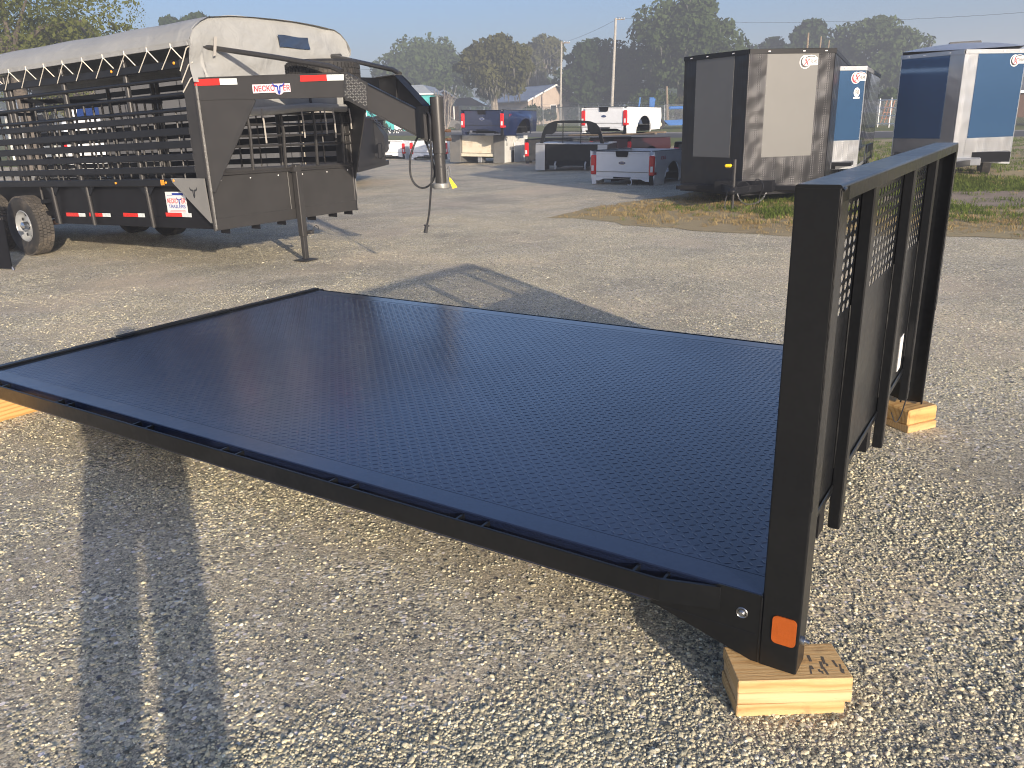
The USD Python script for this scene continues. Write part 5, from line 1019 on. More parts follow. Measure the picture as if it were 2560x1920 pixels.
part(CT, 'corrugation', MB().box(0, 1.75, -0.02, 0, 0.9, 0.93).box(0, 1.75, -0.02, 0, 1.3, 1.33).box(0, 1.75, -0.02, 0, 1.7, 1.73), cream_paint)
part(CT, 'black_side', MB().box(1.76, 3.1, 0.2, 3.5, 0.5, 1.75, 0.02), satin_black)
for x in (0.25, 1.5): part(CT, 'tyre', MB().lathe([(0.17, -0.1), (0.30, -0.1), (0.36, -0.06), (0.36, 0.06), (0.30, 0.1), (0.17, 0.1)], (x, 0.6, 0.36), ex, 20), rubber)
part(CT, 'frame_rail', MB().box(0, 3.1, 0.1, 3.9, 0.42, 0.55), satin_black)
SHD = thing('shed', 'white shed with a dark shuttered window behind the livestock trailer at the left', 'shed', tuple(at(80, 330, 50) * np.array([1, 1, 0])), 14)
part(SHD, 'wall', MB().box(-1.3, 1.9, 0, 4, 0, 2.9), old_white)
part(SHD, 'roof', MB().box(-1.5, 2.1, -0.25, 4.2, 2.91, 3.03, 0.02), galv)
part(SHD, 'window_shutter', MB().box(-0.3, 1.3, -0.05, -0.001, 1.35, 2.7, 0.01), satin_black)
part(SHD, 'window_frame', MB().box(1.31, 1.39, -0.06, -0.001, 1.3, 2.75).box(-0.39, -0.31, -0.06, -0.001, 1.3, 2.75), decal_white)

# ================================================================ background: trees, houses, fence, poles
def leaf_look(name, ramp, trans=0.3):
    n = {'geo': ('geometry', {}), 'r': ('rgb_ramp', {'ramp': ramp}), 'd': ('diffuse_bsdf', {}), 't': ('translucent_bsdf', {}), 'm': ('mix_closure', {'fac': trans}),
         'nz': ('noise_texture', {'scale': 0.45, 'detail': 2.0}), 'mf': ('mix_float', {'fac': 0.5})}
    l = [('geo.random_per_island', 'mf.a'), ('geo.position', 'nz.vector'), ('nz.fac', 'mf.b'), ('mf.result', 'r.fac'), ('r.color', 'd.color'), ('r.color', 't.color'), ('d.BSDF', 'm.closure1'), ('t.BSDF', 'm.closure2')]
    return usdkit.material(stage, f'/World/Looks/{name}', n, l, surface='m.closure')
leaf_dark = leaf_look('leaf_dark', [(0.2, (0.032, 0.052, 0.020)), (0.5, (0.064, 0.094, 0.034)), (0.8, (0.12, 0.14, 0.055))])
leaf_mid = leaf_look('leaf_mid', [(0.2, (0.055, 0.08, 0.03)), (0.5, (0.095, 0.125, 0.045)), (0.8, (0.16, 0.175, 0.07))])
leaf_olive = leaf_look('leaf_olive', [(0.2, (0.075, 0.078, 0.03)), (0.5, (0.125, 0.122, 0.05)), (0.8, (0.18, 0.165, 0.08))])
leaf_lit = leaf_look('leaf_lit', [(0.2, (0.14, 0.16, 0.045)), (0.5, (0.22, 0.23, 0.075)), (0.8, (0.31, 0.28, 0.13))], 0.5)
moss_look = leaf_look('moss_look', [(0.2, (0.13, 0.125, 0.105)), (0.8, (0.26, 0.25, 0.215))])
bark = look('bark', (0.11, 0.09, 0.07), 0.95, var=0.35, vscale=4)
bark_pale = look('bark_pale', (0.23, 0.20, 0.165), 0.95, var=0.3, vscale=4)

def leaf_cloud(centers, radii, n, size, seed, flat=0.75, droop=0.0):
    r = np.random.default_rng(seed); k = r.choice(len(centers), n, p=np.array(radii) ** 2 / np.sum(np.array(radii) ** 2))
    d = r.normal(size=(n, 3)); d /= np.linalg.norm(d, axis=1, keepdims=True)
    rad = np.array(radii)[k] * (0.55 + 0.5 * r.random(n) ** 0.6)
    p = np.array(centers)[k] + d * rad[:, None] * np.array([1, 1, flat])
    nrm = d + 0.9 * r.normal(size=(n, 3)); nrm /= np.linalg.norm(nrm, axis=1, keepdims=True)
    a = np.cross(nrm, r.normal(size=(n, 3))); a /= np.linalg.norm(a, axis=1, keepdims=True); b = np.cross(nrm, a)
    s = size * np.exp(r.normal(0, 0.35, n))[:, None]
    if droop: a = a * 0.35; b = np.array([[0, 0, -1.0]]) * np.ones((n, 1)) + 0.2 * b
    v = np.stack([p - a * s, p - b * s * 0.62 + nrm * s * 0.12, p + a * s, p + b * s * (0.62 + droop) + nrm * s * 0.12], 1)
    f = np.arange(n)[:, None] * 4
    return v.reshape(-1, 3), np.vstack([f + [0, 1, 2], f + [0, 2, 3]])
def limbs(mb, base, top, r0, ends, rng_):
    trunk = [base + (top - base) * t + np.array([0.12 * r0 * math.sin(5 * t), 0.1 * r0 * math.cos(4 * t), 0]) for t in np.linspace(0, 1, 6)]
    mb.path(trunk, [r0 * (1.25 if i == 0 else 1 - 0.1 * i) for i in range(6)], 9)
    for e in ends:
        s = trunk[3 + int(rng_.integers(0, 3))]; mid = (s + e) / 2 + rng_.normal(0, 0.25, 3) + np.array([0, 0, 0.3])
        mb.path([s, mid, e], [r0 * 0.45, r0 * 0.26, r0 * 0.08], 6)
def tree(name, label, px, Y, top_py, hw, low, m_, n=6500, seed=1, r0=0.35, lobes=20, size=0.30, shape=1.0, bark_=None, moss=0, group='trees beyond the road', lean=0.0):
    q = at(px, top_py, Y); x0, zt = q[0], q[2]; zb = float(zg(Y)); r = np.random.default_rng(seed)
    t = thing(name, label, 'tree', (x0, Y, zb), group=group)
    H = zt - zb; cz, hz = (low + H) / 2, (H - low) / 2
    cs, rs = [], []
    for k in range(lobes):
        while True:
            d = r.uniform(-1, 1, 3)
            if 0.25 < np.linalg.norm(d) < 1: break
        d = d / max(np.linalg.norm(d), 1e-6) * (0.45 + 0.42 * r.random())
        w = hw * (1.0 if d[2] < 0.1 else (1 - 0.35 * d[2] * shape))
        rad = hw * (0.24 + 0.20 * r.random())
        c = np.array([d[0] * w + lean * d[2], d[1] * w, cz + d[2] * hz])
        c[2] = min(c[2], H - rad * 0.62); cs.append(c); rs.append(rad)
    cs.append(np.array([0.12 * hw, 0, H - hw * 0.30])); rs.append(hw * 0.36)
    for k in range(12):                      # small loose sprays that break the outline
        d = r.normal(size=3); d /= np.linalg.norm(d); d[2] = abs(d[2]) * 0.8 - 0.15
        cs.append(np.array([d[0] * hw * 0.95, d[1] * hw * 0.95, min(cz + d[2] * hz * 0.98, H - 0.3)])); rs.append(hw * 0.13)
    part(t, 'crown', leaf_cloud(cs, rs, n, size, seed + 50), m_, smooth=False)
    if moss: part(t, 'hanging_moss', leaf_cloud([c - np.array([0, 0, 0.4]) for c in cs[:lobes]], rs[:lobes], moss, 0.22, seed + 90, droop=1.8), moss_look, smooth=False, kind='stuff')
    tm = MB(); limbs(tm, np.array([0.0, 0, -0.05]), np.array([0.2 * r.normal(), 0, low + hz * 0.7]), r0, [cs[k] for k in range(0, min(lobes, 14))], r)
    part(t, 'trunk', tm, bark_ or bark)
    return t
tree('oak_tree', 'wide hazy tree standing farthest left of the road behind the coupler', 1045, 132, 95, 8.3, 2.2, leaf_mid, 11000, 11, 0.4, 26, 0.30)
tree('oak_tree', 'olive brown tree with a thick pale trunk in front of the grey roofed house', 1230, 94, 84, 4.4, 3.3, leaf_olive, 9500, 23, 0.5, 22, 0.22, 0.9, bark_pale, 700)
tree('oak_tree', 'thin pale tree with moss between the olive tree and the first pole', 1350, 126, 84, 4.6, 3.0, leaf_olive, 4500, 31, 0.3, 18, 0.30, 0.8, bark_pale, 1500)
tree('oak_tree', 'dark rounded tree behind the two poles', 1475, 108, 92, 5.4, 0.8, leaf_dark, 10000, 47, 0.4, 24, 0.26, 0.7)
tree('oak_tree', 'dark bushy tree to the left of the tallest oak', 1578, 106, 132, 3.6, 0.5, leaf_dark, 5000, 53, 0.3, 16, 0.30, 0.6)
tree('oak_tree', 'tallest broad oak above the black trailer', 1712, 98, -4, 6.9, 3.0, leaf_mid, 17000, 61, 0.5, 30, 0.235, 0.55, None, 300)
tree('oak_tree', 'low dark tree just right of the tallest oak', 1925, 118, 90, 4.6, 1.0, leaf_dark, 5000, 73, 0.3, 18, 0.32)
tree('oak_tree', 'blue green round tree behind the wooden posts', 2020, 114, 46, 4.6, 2.0, leaf_dark, 6500, 79, 0.35, 20, 0.32)
tree('oak_tree', 'big spreading tree behind the narrow blue trailer', 2195, 112, 36, 7.0, 2.2, leaf_mid, 13000, 83, 0.45, 26, 0.26, 0.7, None, 400)
tree('oak_tree', 'small bright shrubby tree low behind the gate', 2240, 84, 222, 2.4, 0.3, leaf_mid, 3000, 97, 0.15, 14, 0.2)
tree('oak_tree', 'rounded treetop showing over the middle of the tarp roof', 478, 92, 30, 4.4, 2.5, leaf_dark, 4500, 101, 0.35, 16, 0.3)
tree('oak_tree', 'small treetop left of the rounded one over the tarp roof', 412, 95, 38, 2.6, 3.0, leaf_dark, 2200, 103, 0.3, 12, 0.26)
tree('oak_tree', 'green sunlit tree at the top left corner', -30, 40, -190, 4.8, 2.2, leaf_lit, 26000, 107, 0.4, 26, 0.065, 0.7, None, 0)
tree('oak_tree', 'sparse tree with bare grey twigs right of the sunlit green one', 115, 44, -30, 3.0, 2.0, leaf_lit, 9000, 109, 0.28, 22, 0.06, 0.8, bark_pale, 1500)
tw = MB(); r_ = np.random.default_rng(5)
BT = thing('bare_tree', 'leafless pale branches leaning over the tarp roof at the left', 'tree', (*at(200, 300, 43)[:2], float(zg(43))))
def twig(mb, p, d, L, r, k):
    pts = [p]; 
    for i in range(4):
        d = d + r_.normal(0, 0.16, 3); d /= np.linalg.norm(d); pts.append(pts[-1] + d * L / 4)
    mb.path(pts, np.linspace(r, r * 0.5, 5), 5, caps=False)
    if k > 0:
        for i in range(4):
            d2 = d + r_.normal(0, 0.55, 3); d2 /= np.linalg.norm(d2); twig(mb, pts[1 + i], d2, L * 0.62, r * 0.5, k - 1)
for a in range(7):
    twig(tw, np.array([0, 0, 1.0 + 0.3 * a]), np.array([0.45 + 0.12 * a * r_.normal(), 0.3 * r_.normal(), 0.8]), 2.7, 0.07, 3)
tw.path([(0, 0, -0.1), (0.05, 0, 1.5), (0.1, 0, 3.2)], [0.2, 0.16, 0.1], 8)
part(BT, 'trunk', tw, bark_pale, smooth=False)
cs = [np.array([r_.uniform(-1.5, 3.2), r_.uniform(-1.5, 1.5), r_.uniform(3.5, 6.6)]) for k in range(16)]
part(BT, 'crown', leaf_cloud(cs, [0.6] * 16, 1500, 0.09, 77), leaf_olive, smooth=False)
# distant wood that closes the view
cs, rs = [], []
r_ = np.random.default_rng(6)
for x in np.arange(-190, 215, 5.5):
    h = 6.0 + 3.0 * meshkit.noise(np.array([[x * 0.05, 0, 0]]), 2)[0]
    for k in range(3): cs.append(np.array([x + r_.normal(0, 2), 168 + r_.normal(0, 4), 1.0 + h * (0.3 + 0.28 * k)])); rs.append(3.4)
solid('distant_wood', leaf_cloud(cs, rs, 26000, 0.55, 66), leaf_dark, kind='stuff', label='distant wood closing the view beyond the road', smooth=False)
# low shrubs
def shrub(label, px, py, Y, hw, h, m_, seed, n=1400):
    q = at(px, py, Y); r = np.random.default_rng(seed); t = thing('shrub', label, 'shrub', (q[0], Y, float(zg(Y))))
    cs = [np.array([r.uniform(-hw, hw) * 0.7, r.uniform(-hw, hw) * 0.5, r.uniform(0.25, 0.75) * h]) for k in range(9)]
    part(t, 'crown', leaf_cloud(cs, [hw * 0.45] * 9, n, 0.16, seed), m_, smooth=False)
    part(t, 'stem', MB().tube((0, 0, -0.05), (0, 0, h * 0.5), 0.06, 6), bark)
shrub('dark shrub under the gable of the grey roofed house', 1345, 270, 99, 1.9, 2.2, leaf_dark, 201)
shrub('dark shrub before the teal building, seen under the neck', 930, 300, 84, 1.6, 1.7, leaf_dark, 203)
shrub('green bushes at the foot of the tallest oak', 1615, 262, 92, 3.0, 3.6, leaf_mid, 205, 2600)
shrub('grey green undergrowth between the oak trunks', 1705, 262, 95, 2.2, 2.6, leaf_olive, 207)

shingle = look('grey_roof_metal', (0.20, 0.23, 0.27), 0.45, 0.3, var=0.08)
stucco = look('tan_stucco', (0.45, 0.37, 0.31), 0.9, var=0.06)
teal = look('teal_paint', (0.05, 0.42, 0.40), 0.6, var=0.05)
brick = look('brick_wall', (0.36, 0.22, 0.15), 0.9, var=0.3, vscale=5)
glass_dark = look('dark_glass', (0.02, 0.025, 0.03), 0.1, coat=0.5)
def house(name, label, apex, eave, back, wall_m, roof_m, trim_m, wide=1.0, windows=()):
    """Gable end from apex and one eave corner (world points), ridge running to back."""
    g2 = np.array([apex[0] - eave[0], apex[1] - eave[1], 0]) * wide; hwid = np.linalg.norm(g2); ux = g2 / hwid
    base = np.array([eave[0], eave[1], 0]) + 0; zb = float(zg(eave[1])) - 0.2
    rv = np.array([back[0] - apex[0], back[1] - apex[1], 0]); L = np.linalg.norm(rv); rd = rv / L
    t = thing(name, label, 'house', (eave[0], eave[1], zb), deg(math.atan2(ux[1], ux[0])))
    ca, sa = ux[0], ux[1]; rl = np.array([ca * rd[0] + sa * rd[1], -sa * rd[0] + ca * rd[1], 0])
    ze, za = eave[2] - zb, apex[2] - zb
    sgn = 1 if np.dot(np.cross(ex, ez), rl) > 0 else -1
    def prism(poly, d0, d1):
        mb = MB(); P = np.array(poly); k = len(P)
        a = np.c_[P[:, 0], np.zeros(k), P[:, 1]] + rl * d0; b = np.c_[P[:, 0], np.zeros(k), P[:, 1]] + rl * d1
        vv_, ff_ = trimesh.creation.triangulate_polygon(Polygon(P), engine='earcut')
        mb.add(np.c_[vv_[:, 0], np.zeros(len(vv_)), vv_[:, 1]] + rl * d0, ff_).add(np.c_[vv_[:, 0], np.zeros(len(vv_)), vv_[:, 1]] + rl * d1, ff_[:, ::-1])
        i = np.arange(k); return mb.add(np.vstack([a, b]), np.c_[i, (i + 1) % k, k + (i + 1) % k, k + i])
    part(t, 'wall', prism([(0, 0), (2 * hwid, 0), (2 * hwid, ze), (hwid, za - 0.05), (0, ze)], 0, L), wall_m)
    sl = (za - ze) / hwid
    for s in (0, 1):
        m = (lambda x: x) if s == 0 else (lambda x: 2 * hwid - x)
        part(t, 'roof', prism([(m(-0.45), ze - 0.45 * sl + 0.02), (m(hwid), za + 0.02), (m(hwid), za + 0.16), (m(-0.45), ze - 0.45 * sl + 0.16)], -0.45, L + 0.4), roof_m)
        part(t, 'fascia', prism([(m(-0.46), ze - 0.46 * sl - 0.04), (m(hwid), za - 0.04), (m(hwid), za + 0.17), (m(-0.46), ze - 0.46 * sl + 0.17)], -0.50, -0.455), trim_m)
    for x0, x1, z0, z1 in windows:
        w = part(t, 'window', prism([(x0, z0), (x1, z0), (x1, z1), (x0, z1)], -0.05, -0.001), trim_m)
        part(w, 'pane', prism([(x0 + .08, z0 + .08), (x1 - .08, z0 + .08), (x1 - .08, z1 - .08), (x0 + .08, z1 - .08)], -0.06, -0.0505), glass_dark)
    return t
house('house', 'tan house with a grey metal roof behind the first pole', at(1386, 214, 107), at(1320, 251, 103), at(1303, 217, 114), stucco, shingle, decal_white, 1.0, [(4.4, 5.6, 1.2, 2.5)])
house('house', 'brick house with a white edged gable beside the coupler', at(1108, 227, 102), at(1072, 251, 101), at(1090, 228, 112), brick, shingle, decal_white, 1.0, [(1.0, 1.9, 1.2, 2.2)])
q = at(1172, 262, 97)
CP = thing('carport', 'low carport with a dark blue metal roof behind the navy bed', 'carport', (q[0], 97, float(zg(97))), -6)
hq = at(1172, 258, 97)[2] - float(zg(97))
part(CP, 'roof', MB().extr([(-2.0, hq + 0.55), (0.2, hq + 0.65), (1.9, hq - 0.25), (1.9, hq - 0.35), (-2.0, hq - 0.2)], (0, 0, 0), ex, ez, -5), navy_paint)
for x in (-1.8, 1.7): part(CP, 'post', MB().box(x - 0.06, x + 0.06, 0.3, 0.42, 0, hq - 0.2), decal_white)
TB = thing('teal_building', 'low teal building with a white roof edge behind the coupler', 'building', (*at(985, 300, 90)[:2], float(zg(90)) - 0.1), -5)
zt2 = at(985, 240, 90)[2] - float(zg(90)) + 0.1
part(TB, 'wall', MB().box(-4.3, 4.1, 0, 7, 0, zt2), teal)
part(TB, 'roof', MB().extr([(-4.6, zt2 + 0.1), (4.4, zt2 + 0.1), (3.4, zt2 + 1.0), (-3.6, zt2 + 1.0)], (0, -0.3, 0), ex, ez, -7.5), shingle)
part(TB, 'roof_edge', MB().box(-4.65, 4.45, -0.34, -0.301, zt2 + 0.02, zt2 + 0.16), decal_white)
for x in (-3.4, -1.4, 1.5, 3.0):
    w = part(TB, 'window', MB().box(x - 0.5, x + 0.5, -0.05, -0.001, 1.0, 2.1), decal_white); part(w, 'pane', MB().box(x - 0.42, x + 0.42, -0.06, -0.0505, 1.08, 2.02), glass_dark)
part(TB, 'door', MB().box(0.0, 0.9, -0.05, -0.001, 0.1, 2.1), decal_white)
for k, (px, ch_) in enumerate(((973, 'V'), (987, 'A'), (998, 'P'))):
    q = at(px, 312, 83)
    solid('lawn_letter', MB().text(ch_, 0.42, (-0.2, 0, 0.0), ex, ez, 0.06, True), decal_white, ['first white cut-out letter standing on the grass by the teal building', 'white cut-out letter A standing on the grass by the teal building', 'rightmost white cut-out letter on the grass by the teal building'][k], 'letter', loc=(q[0], 83, float(zg(83)) + 0.02))
# car
q = at(1106, 292, 88)
CA = thing('parked_car', 'dark grey car parked by the brick house, partly behind the bare tree', 'car', (q[0], 88, float(zg(88))), 20)
part(CA, 'body', MB().extr(Polygon([(-2.1, 0.3), (2.1, 0.3), (2.15, 0.75), (1.2, 0.92), (0.6, 1.42), (-1.2, 1.5), (-1.95, 0.95), (-2.15, 0.8)]).buffer(-0.05).buffer(0.05), (0, -0.85, 0), ex, ez, -1.7), dark_grey_paint)
part(CA, 'side_glass', MB().extr([(-1.65, 0.98), (0.95, 0.98), (0.52, 1.36), (-1.15, 1.42)], (0, -0.851, 0), ex, ez, 0.004), glass_dark)
for x in (-1.35, 1.35): part(CA, 'wheel', MB().lathe([(0.0001, -0.1), (0.2, -0.1), (0.33, -0.08), (0.33, 0.1)], (x, -0.80, 0.33), ey, 18), rubber)
part(CA, 'headlamp', MB().box(1.95, 2.12, -0.86, -0.5, 0.62, 0.78, 0.02), lamp_clear)
CM = thing('crepe_myrtle', 'small bare tree of several pale stems in front of the parked car', 'tree', (*at(1113, 305, 86)[:2], float(zg(86))))
mb = MB(); r_ = np.random.default_rng(9)
for k in range(7):
    a = k * 0.9; b = np.array([0.25 * math.cos(a), 0.25 * math.sin(a), 0]); t_ = np.array([1.0 * math.cos(a) + 0.2 * r_.normal(), 1.0 * math.sin(a), 3.0 + r_.random()])
    mb.path([b * 0.3 - [0, 0, .05], b + t_ * 0.3, t_ * 0.7, t_], [0.09, 0.07, 0.05, 0.03], 5)
    for q_ in range(5): mb.path([t_ * 0.7, t_ * 1.05 + r_.normal(0, 0.35, 3)], [0.03, 0.012], 4)
part(CM, 'trunk', mb, bark_pale)

# chain link fence
def mesh_wire():
    n = {'tc': ('texture_coordinate', {}), 'm1': ('mapping', {'rotation': (0, math.radians(45), 0)}), 'm2': ('mapping', {'rotation': (0, math.radians(-45), 0)}),
         'w1': ('wave_texture', {'bands_direction': 'x', 'scale': 4.4}), 'w2': ('wave_texture', {'bands_direction': 'x', 'scale': 4.4}),
         'mx': ('math', {'math_type': 'maximum'}), 'th': ('math', {'math_type': 'greater_than', 'value2': 0.90}),
         'tr': ('transparent_bsdf', {}), 'd': ('principled_bsdf', {'base_color': (0.4, 0.41, 0.42), 'metallic': 0.4, 'roughness': 0.5}), 'mc': ('mix_closure', {})}
    l = [('tc.object', 'm1.vector'), ('tc.object', 'm2.vector'), ('m1.vector', 'w1.vector'), ('m2.vector', 'w2.vector'), ('w1.fac', 'mx.value1'), ('w2.fac', 'mx.value2'), ('mx.value', 'th.value1'), ('th.value', 'mc.fac'), ('tr.BSDF', 'mc.closure1'), ('d.BSDF', 'mc.closure2')]
    return usdkit.material(stage, '/World/Looks/chain_link', n, l, surface='mc.closure')
chain_link = mesh_wire()
def fence(label, A, B, h, arms=True, step=3.05):
    A, B = np.array(A, float), np.array(B, float); d = B - A; L = np.linalg.norm(d); k = int(L / step)
    t = thing('chain_link_fence', label, 'fence', (A[0], A[1], 0), deg(math.atan2(d[1], d[0])))
    G = lambda x: float(zg(A[1] + d[1] * x / L))
    part(t, 'mesh_fabric', MB().grid(lambda u, v: (u * L, 0, G(u * L) + 0.04 + v * (h - 0.06)), 30, 2), chain_link, smooth=False)
    part(t, 'top_pipe', MB().path([(x, 0, G(x) + h) for x in np.linspace(0, L, 20)], 0.028, 6), galv)
    for i in range(k + 1):
        x = i * L / k
        p = part(t, 'post', MB().tube((x, 0.03, G(x)), (x, 0.03, G(x) + h + 0.03), 0.038, 7), galv)
        if arms: part(p, 'barb_arm', MB().tube((x, 0.03, G(x) + h), (x + 0.16, -0.25, G(x) + h + 0.33), 0.02, 5), galv)
    if arms: part(t, 'barbed_wire', MB().path([(x, -0.25, G(x) + h + 0.31) for x in np.linspace(0, L, 20)], 0.008, 4).path([(x, -0.12, G(x) + h + 0.16) for x in np.linspace(0, L, 20)], 0.008, 4), galv, kind='stuff')
fence('chain link fence with barbed arms running behind the road', (-4.5, 106), (14.9, 78.5), 1.9)
fence('chain link fence behind the enclosed trailers at the right', (14.9, 78.5), (50, 48.5), 1.95, False)
# white pipe gate panel and orange ladder beside it
q0, q1 = at(2192, 318, 64), at(2250, 320, 60)
GP = thing('pipe_gate', 'pale pipe gate panel beside the narrow blue trailer', 'gate', (q0[0], 64, 0), deg(math.atan2(-4, q1[0] - q0[0])))
Lg = math.hypot(q1[0] - q0[0], 4); zg0 = float(zg(63))
for z in (0.3, 0.85, 1.4, 1.95): part(GP, 'rail', MB().tube((0, 0, zg0 + z), (Lg, 0, zg0 + z), 0.03, 6), decal_white)
for x in (0, Lg / 2, Lg): part(GP, 'post', MB().tube((x, 0.05, zg0), (x, 0.05, zg0 + 2.1), 0.04, 6), decal_white)
q = at(2205, 305, 66)
OL = thing('orange_ladder', 'orange ladder leaning behind the pipe gate', 'ladder', (q[0], 66.3, float(zg(66))), 0)
for x in (0, 0.3, 0.6): part(OL, 'rail', MB().tube((x, 0, 0.15), (x + 0.5, 0.3, 1.9), 0.04, 6), look(f'orange_paint_{int(x*10)}', (0.55, 0.19, 0.04), 0.5))
for z in (0.3, 0.6, 0.9): part(OL, 'rung', MB().tube((0.5 * z * 0.6, 0.05 + .2 * z, 0.15 + 1.4 * z), (0.6 + 0.5 * z * 0.6, 0.05 + .2 * z, 0.15 + 1.4 * z), 0.03, 6), LOOKS['orange_paint_0'])

# utility poles and wires
def pole(label, pb, pt, Y, r, m_, cross=False, group=None, name='utility_pole'):
    b, t_ = at(*pb, Y), at(*pt, Y); z0 = float(zg(Y))
    base = np.array([b[0] + (b[0] - t_[0]) * (b[2] - z0) / (t_[2] - b[2]), Y, z0]); t = thing(name, label, 'pole', base, group=group)
    top = t_ - base
    part(t, 'shaft', MB().tube((0, 0, -0.1), top, r, 10, r * 0.7), m_)
    if cross:
        part(t, 'cross_arm', MB().box(top[0] - 0.1, top[0] + 0.9, -0.1, -0.02, top[2] - 0.2, top[2] - 0.1), wood_pole)
        for x in (0.35, 0.6, 0.85): part(t, 'insulator', MB().lathe([(0.03, 0), (0.05, 0.05), (0.03, 0.12), (0.0001, 0.13)], (top[0] + x, -0.06, top[2] - 0.1), ez, 8), decal_white)
    return t
pole('tall concrete pole right of the two, beside the big oak', (1530, 264), (1539.5, 45), 90, 0.17, concrete_pole, True)
pole('shorter concrete pole in front of the tan house', (1401, 289), (1404, 104), 97, 0.14, concrete_pole, True)
pole('leftmost of the three wooden posts over the black trailer', (2018, 118), (2021, 82), 66, 0.11, wood_pole, name='wooden_post')
pole('middle of the three wooden posts over the black trailer', (2050, 118), (2053, 91), 70, 0.09, wood_pole, name='wooden_post')
pole('rightmost of the three wooden posts over the black trailer', (2071, 118), (2073, 101), 74, 0.09, wood_pole, name='wooden_post')
pole('brown wooden post among the oak trunks left of the black trailer', (1668, 262), (1667, 216), 88, 0.15, wood_pole, name='wooden_post')
def wire(label, pts, r=0.014):
    P = [at(*p) for p in pts]; out = []
    for a, b in zip(P[:-1], P[1:]):
        for t_ in np.linspace(0, 1, 14): out.append(a + (b - a) * t_ - np.array([0, 0, 0.018 * np.linalg.norm(b - a) * 4 * t_ * (1 - t_)]))
    solid('power_line', MB().path(out, r, 5), cable_rubber, label, 'power line')
wire('power line running right from the tall pole over the trailers', [(1542, 44, 90), (2700, 20, 70)])
wire('power line hanging between the two concrete poles', [(1539, 50, 90), (1404, 108, 97)])
wire('power line running left from the shorter pole past the coupler', [(1404, 150, 97), (860, 172, 97)])
wire('service line dropping from the shorter pole to the olive tree', [(1404, 122, 97), (1270, 198, 96)])
wire('left guy wire of the tall pole', [(1538, 80, 90), (1478, 262, 88)], 0.016)
wire('right guy wire of the tall pole', [(1537, 110, 90), (1486, 264, 87)], 0.016)
wire('lower line crossing in front of the big oak', [(1535, 105, 90), (2000, 112, 84)])

# blue machine behind the fence
q = at(1667, 308, 70); zq = float(zg(70))
BM = thing('blue_trailer', 'blue equipment trailer with upright booms behind the fence', 'equipment trailer', (q[0], 73, float(zg(73))), -8)
for k in range(5):
    x = -2.6 + 0.62 * k; part(BM, 'boom', MB().beam((x, 0.5, 0.7), (x + (0.25 if k % 2 else 0), 0.5, 2.55 + 0.12 * (k % 3)), 0.13, 0.13), blue_equip)
part(BM, 'mast', MB().box(-0.95, -0.55, 0.3, 0.6, 0.5, 2.65, 0.02), blue_equip)
part(BM, 'deck', MB().extr([(0.3, 0.72), (0.75, 0.30), (3.2, 0.30), (3.2, 0.78)], (0, -0.2, 0), ex, ez, -1.6), blue_equip)
part(BM, 'upper_tank', MB().box(0.75, 3.2, 0.6, 1.2, 1.62, 1.86, 0.05), blue_equip)
part(BM, 'chassis', MB().box(-3, 3.4, 0.1, 1.5, 0.42, 0.62), satin_black)
for x in (-2.2, 0.0):
    w = part(BM, 'tyre', MB().lathe([(0.2, -0.14), (0.34, -0.15), (0.42, -0.1), (0.42, 0.1), (0.34, 0.15), (0.2, 0.14)], (x, -0.1, 0.42), -ey, 24), rubber)
    part(w, 'rim', MB().lathe([(0.22, 0.12), (0.2, 0.05), (0.08, 0.08), (0.0001, 0.08)], (x, -0.1, 0.42), -ey, 18), cream_paint)
# weathered posts and a red brown shed end at the right edge
q = at(2553, 250, 58)
RS = thing('shed', 'red brown shed end at the right edge behind the silver trailer', 'shed', (q[0], 58, float(zg(58))), -10)
part(RS, 'wall', MB().box(-0.6, 4.5, 0, 4, 0.6, 2.2), rust)
part(RS, 'roof', MB().box(-0.9, 4.8, -0.4, 4.4, 2.2, 2.35), galv)
for x in (-0.5, 0.6, 2.4): part(RS, 'post', MB().box(x - 0.09, x + 0.09, -0.2, -0.02, 0, 2.2), wood_pole)

# ================================================================ grass
def clump(seed, n, h, spread, bend):
    r = np.random.default_rng(seed); V, Fc = [], []
    for k in range(n):
        a = r.uniform(0, 2 * PI); p = np.array([r.normal(0, spread), r.normal(0, spread), -0.004]); hh = h * r.uniform(0.45, 1.15); w = r.uniform(0.0022, 0.0042)
        d = np.array([math.cos(a), math.sin(a), 0]); s = np.array([-d[1], d[0], 0]) * w; b = bend * r.uniform(0.2, 1.2) * hh
        V += [p - s, p + s, p + d * b * 0.35 + ez * hh * 0.6 - s * 0.75, p + d * b * 0.35 + ez * hh * 0.6 + s * 0.75, p + d * b + ez * hh * (1 - 0.25 * bend)]
        o = 5 * k; Fc += [[o, o + 1, o + 3], [o, o + 3, o + 2], [o + 2, o + 3, o + 4]]
    return np.array(V), np.array(Fc)
def blade_look(name, ramp):
    n = {'oi': ('object_info', {}), 'geo': ('geometry', {}), 'mf': ('mix_float', {'fac': 0.5}), 'r': ('rgb_ramp', {'ramp': ramp}), 'd': ('diffuse_bsdf', {}), 't': ('translucent_bsdf', {}), 'm': ('mix_closure', {'fac': 0.35})}
    l = [('oi.random', 'mf.a'), ('geo.random_per_island', 'mf.b'), ('mf.result', 'r.fac'), ('r.color', 'd.color'), ('r.color', 't.color'), ('d.BSDF', 'm.closure1'), ('t.BSDF', 'm.closure2')]
    return usdkit.material(stage, f'/World/Looks/{name}', n, l, surface='m.closure')
green_blade = blade_look('green_blade', [(0.1, (0.09, 0.125, 0.025)), (0.5, (0.17, 0.215, 0.05)), (0.9, (0.30, 0.30, 0.10))])
dry_blade = blade_look('dry_blade', [(0.1, (0.30, 0.22, 0.10)), (0.5, (0.46, 0.35, 0.17)), (0.9, (0.58, 0.47, 0.26))])
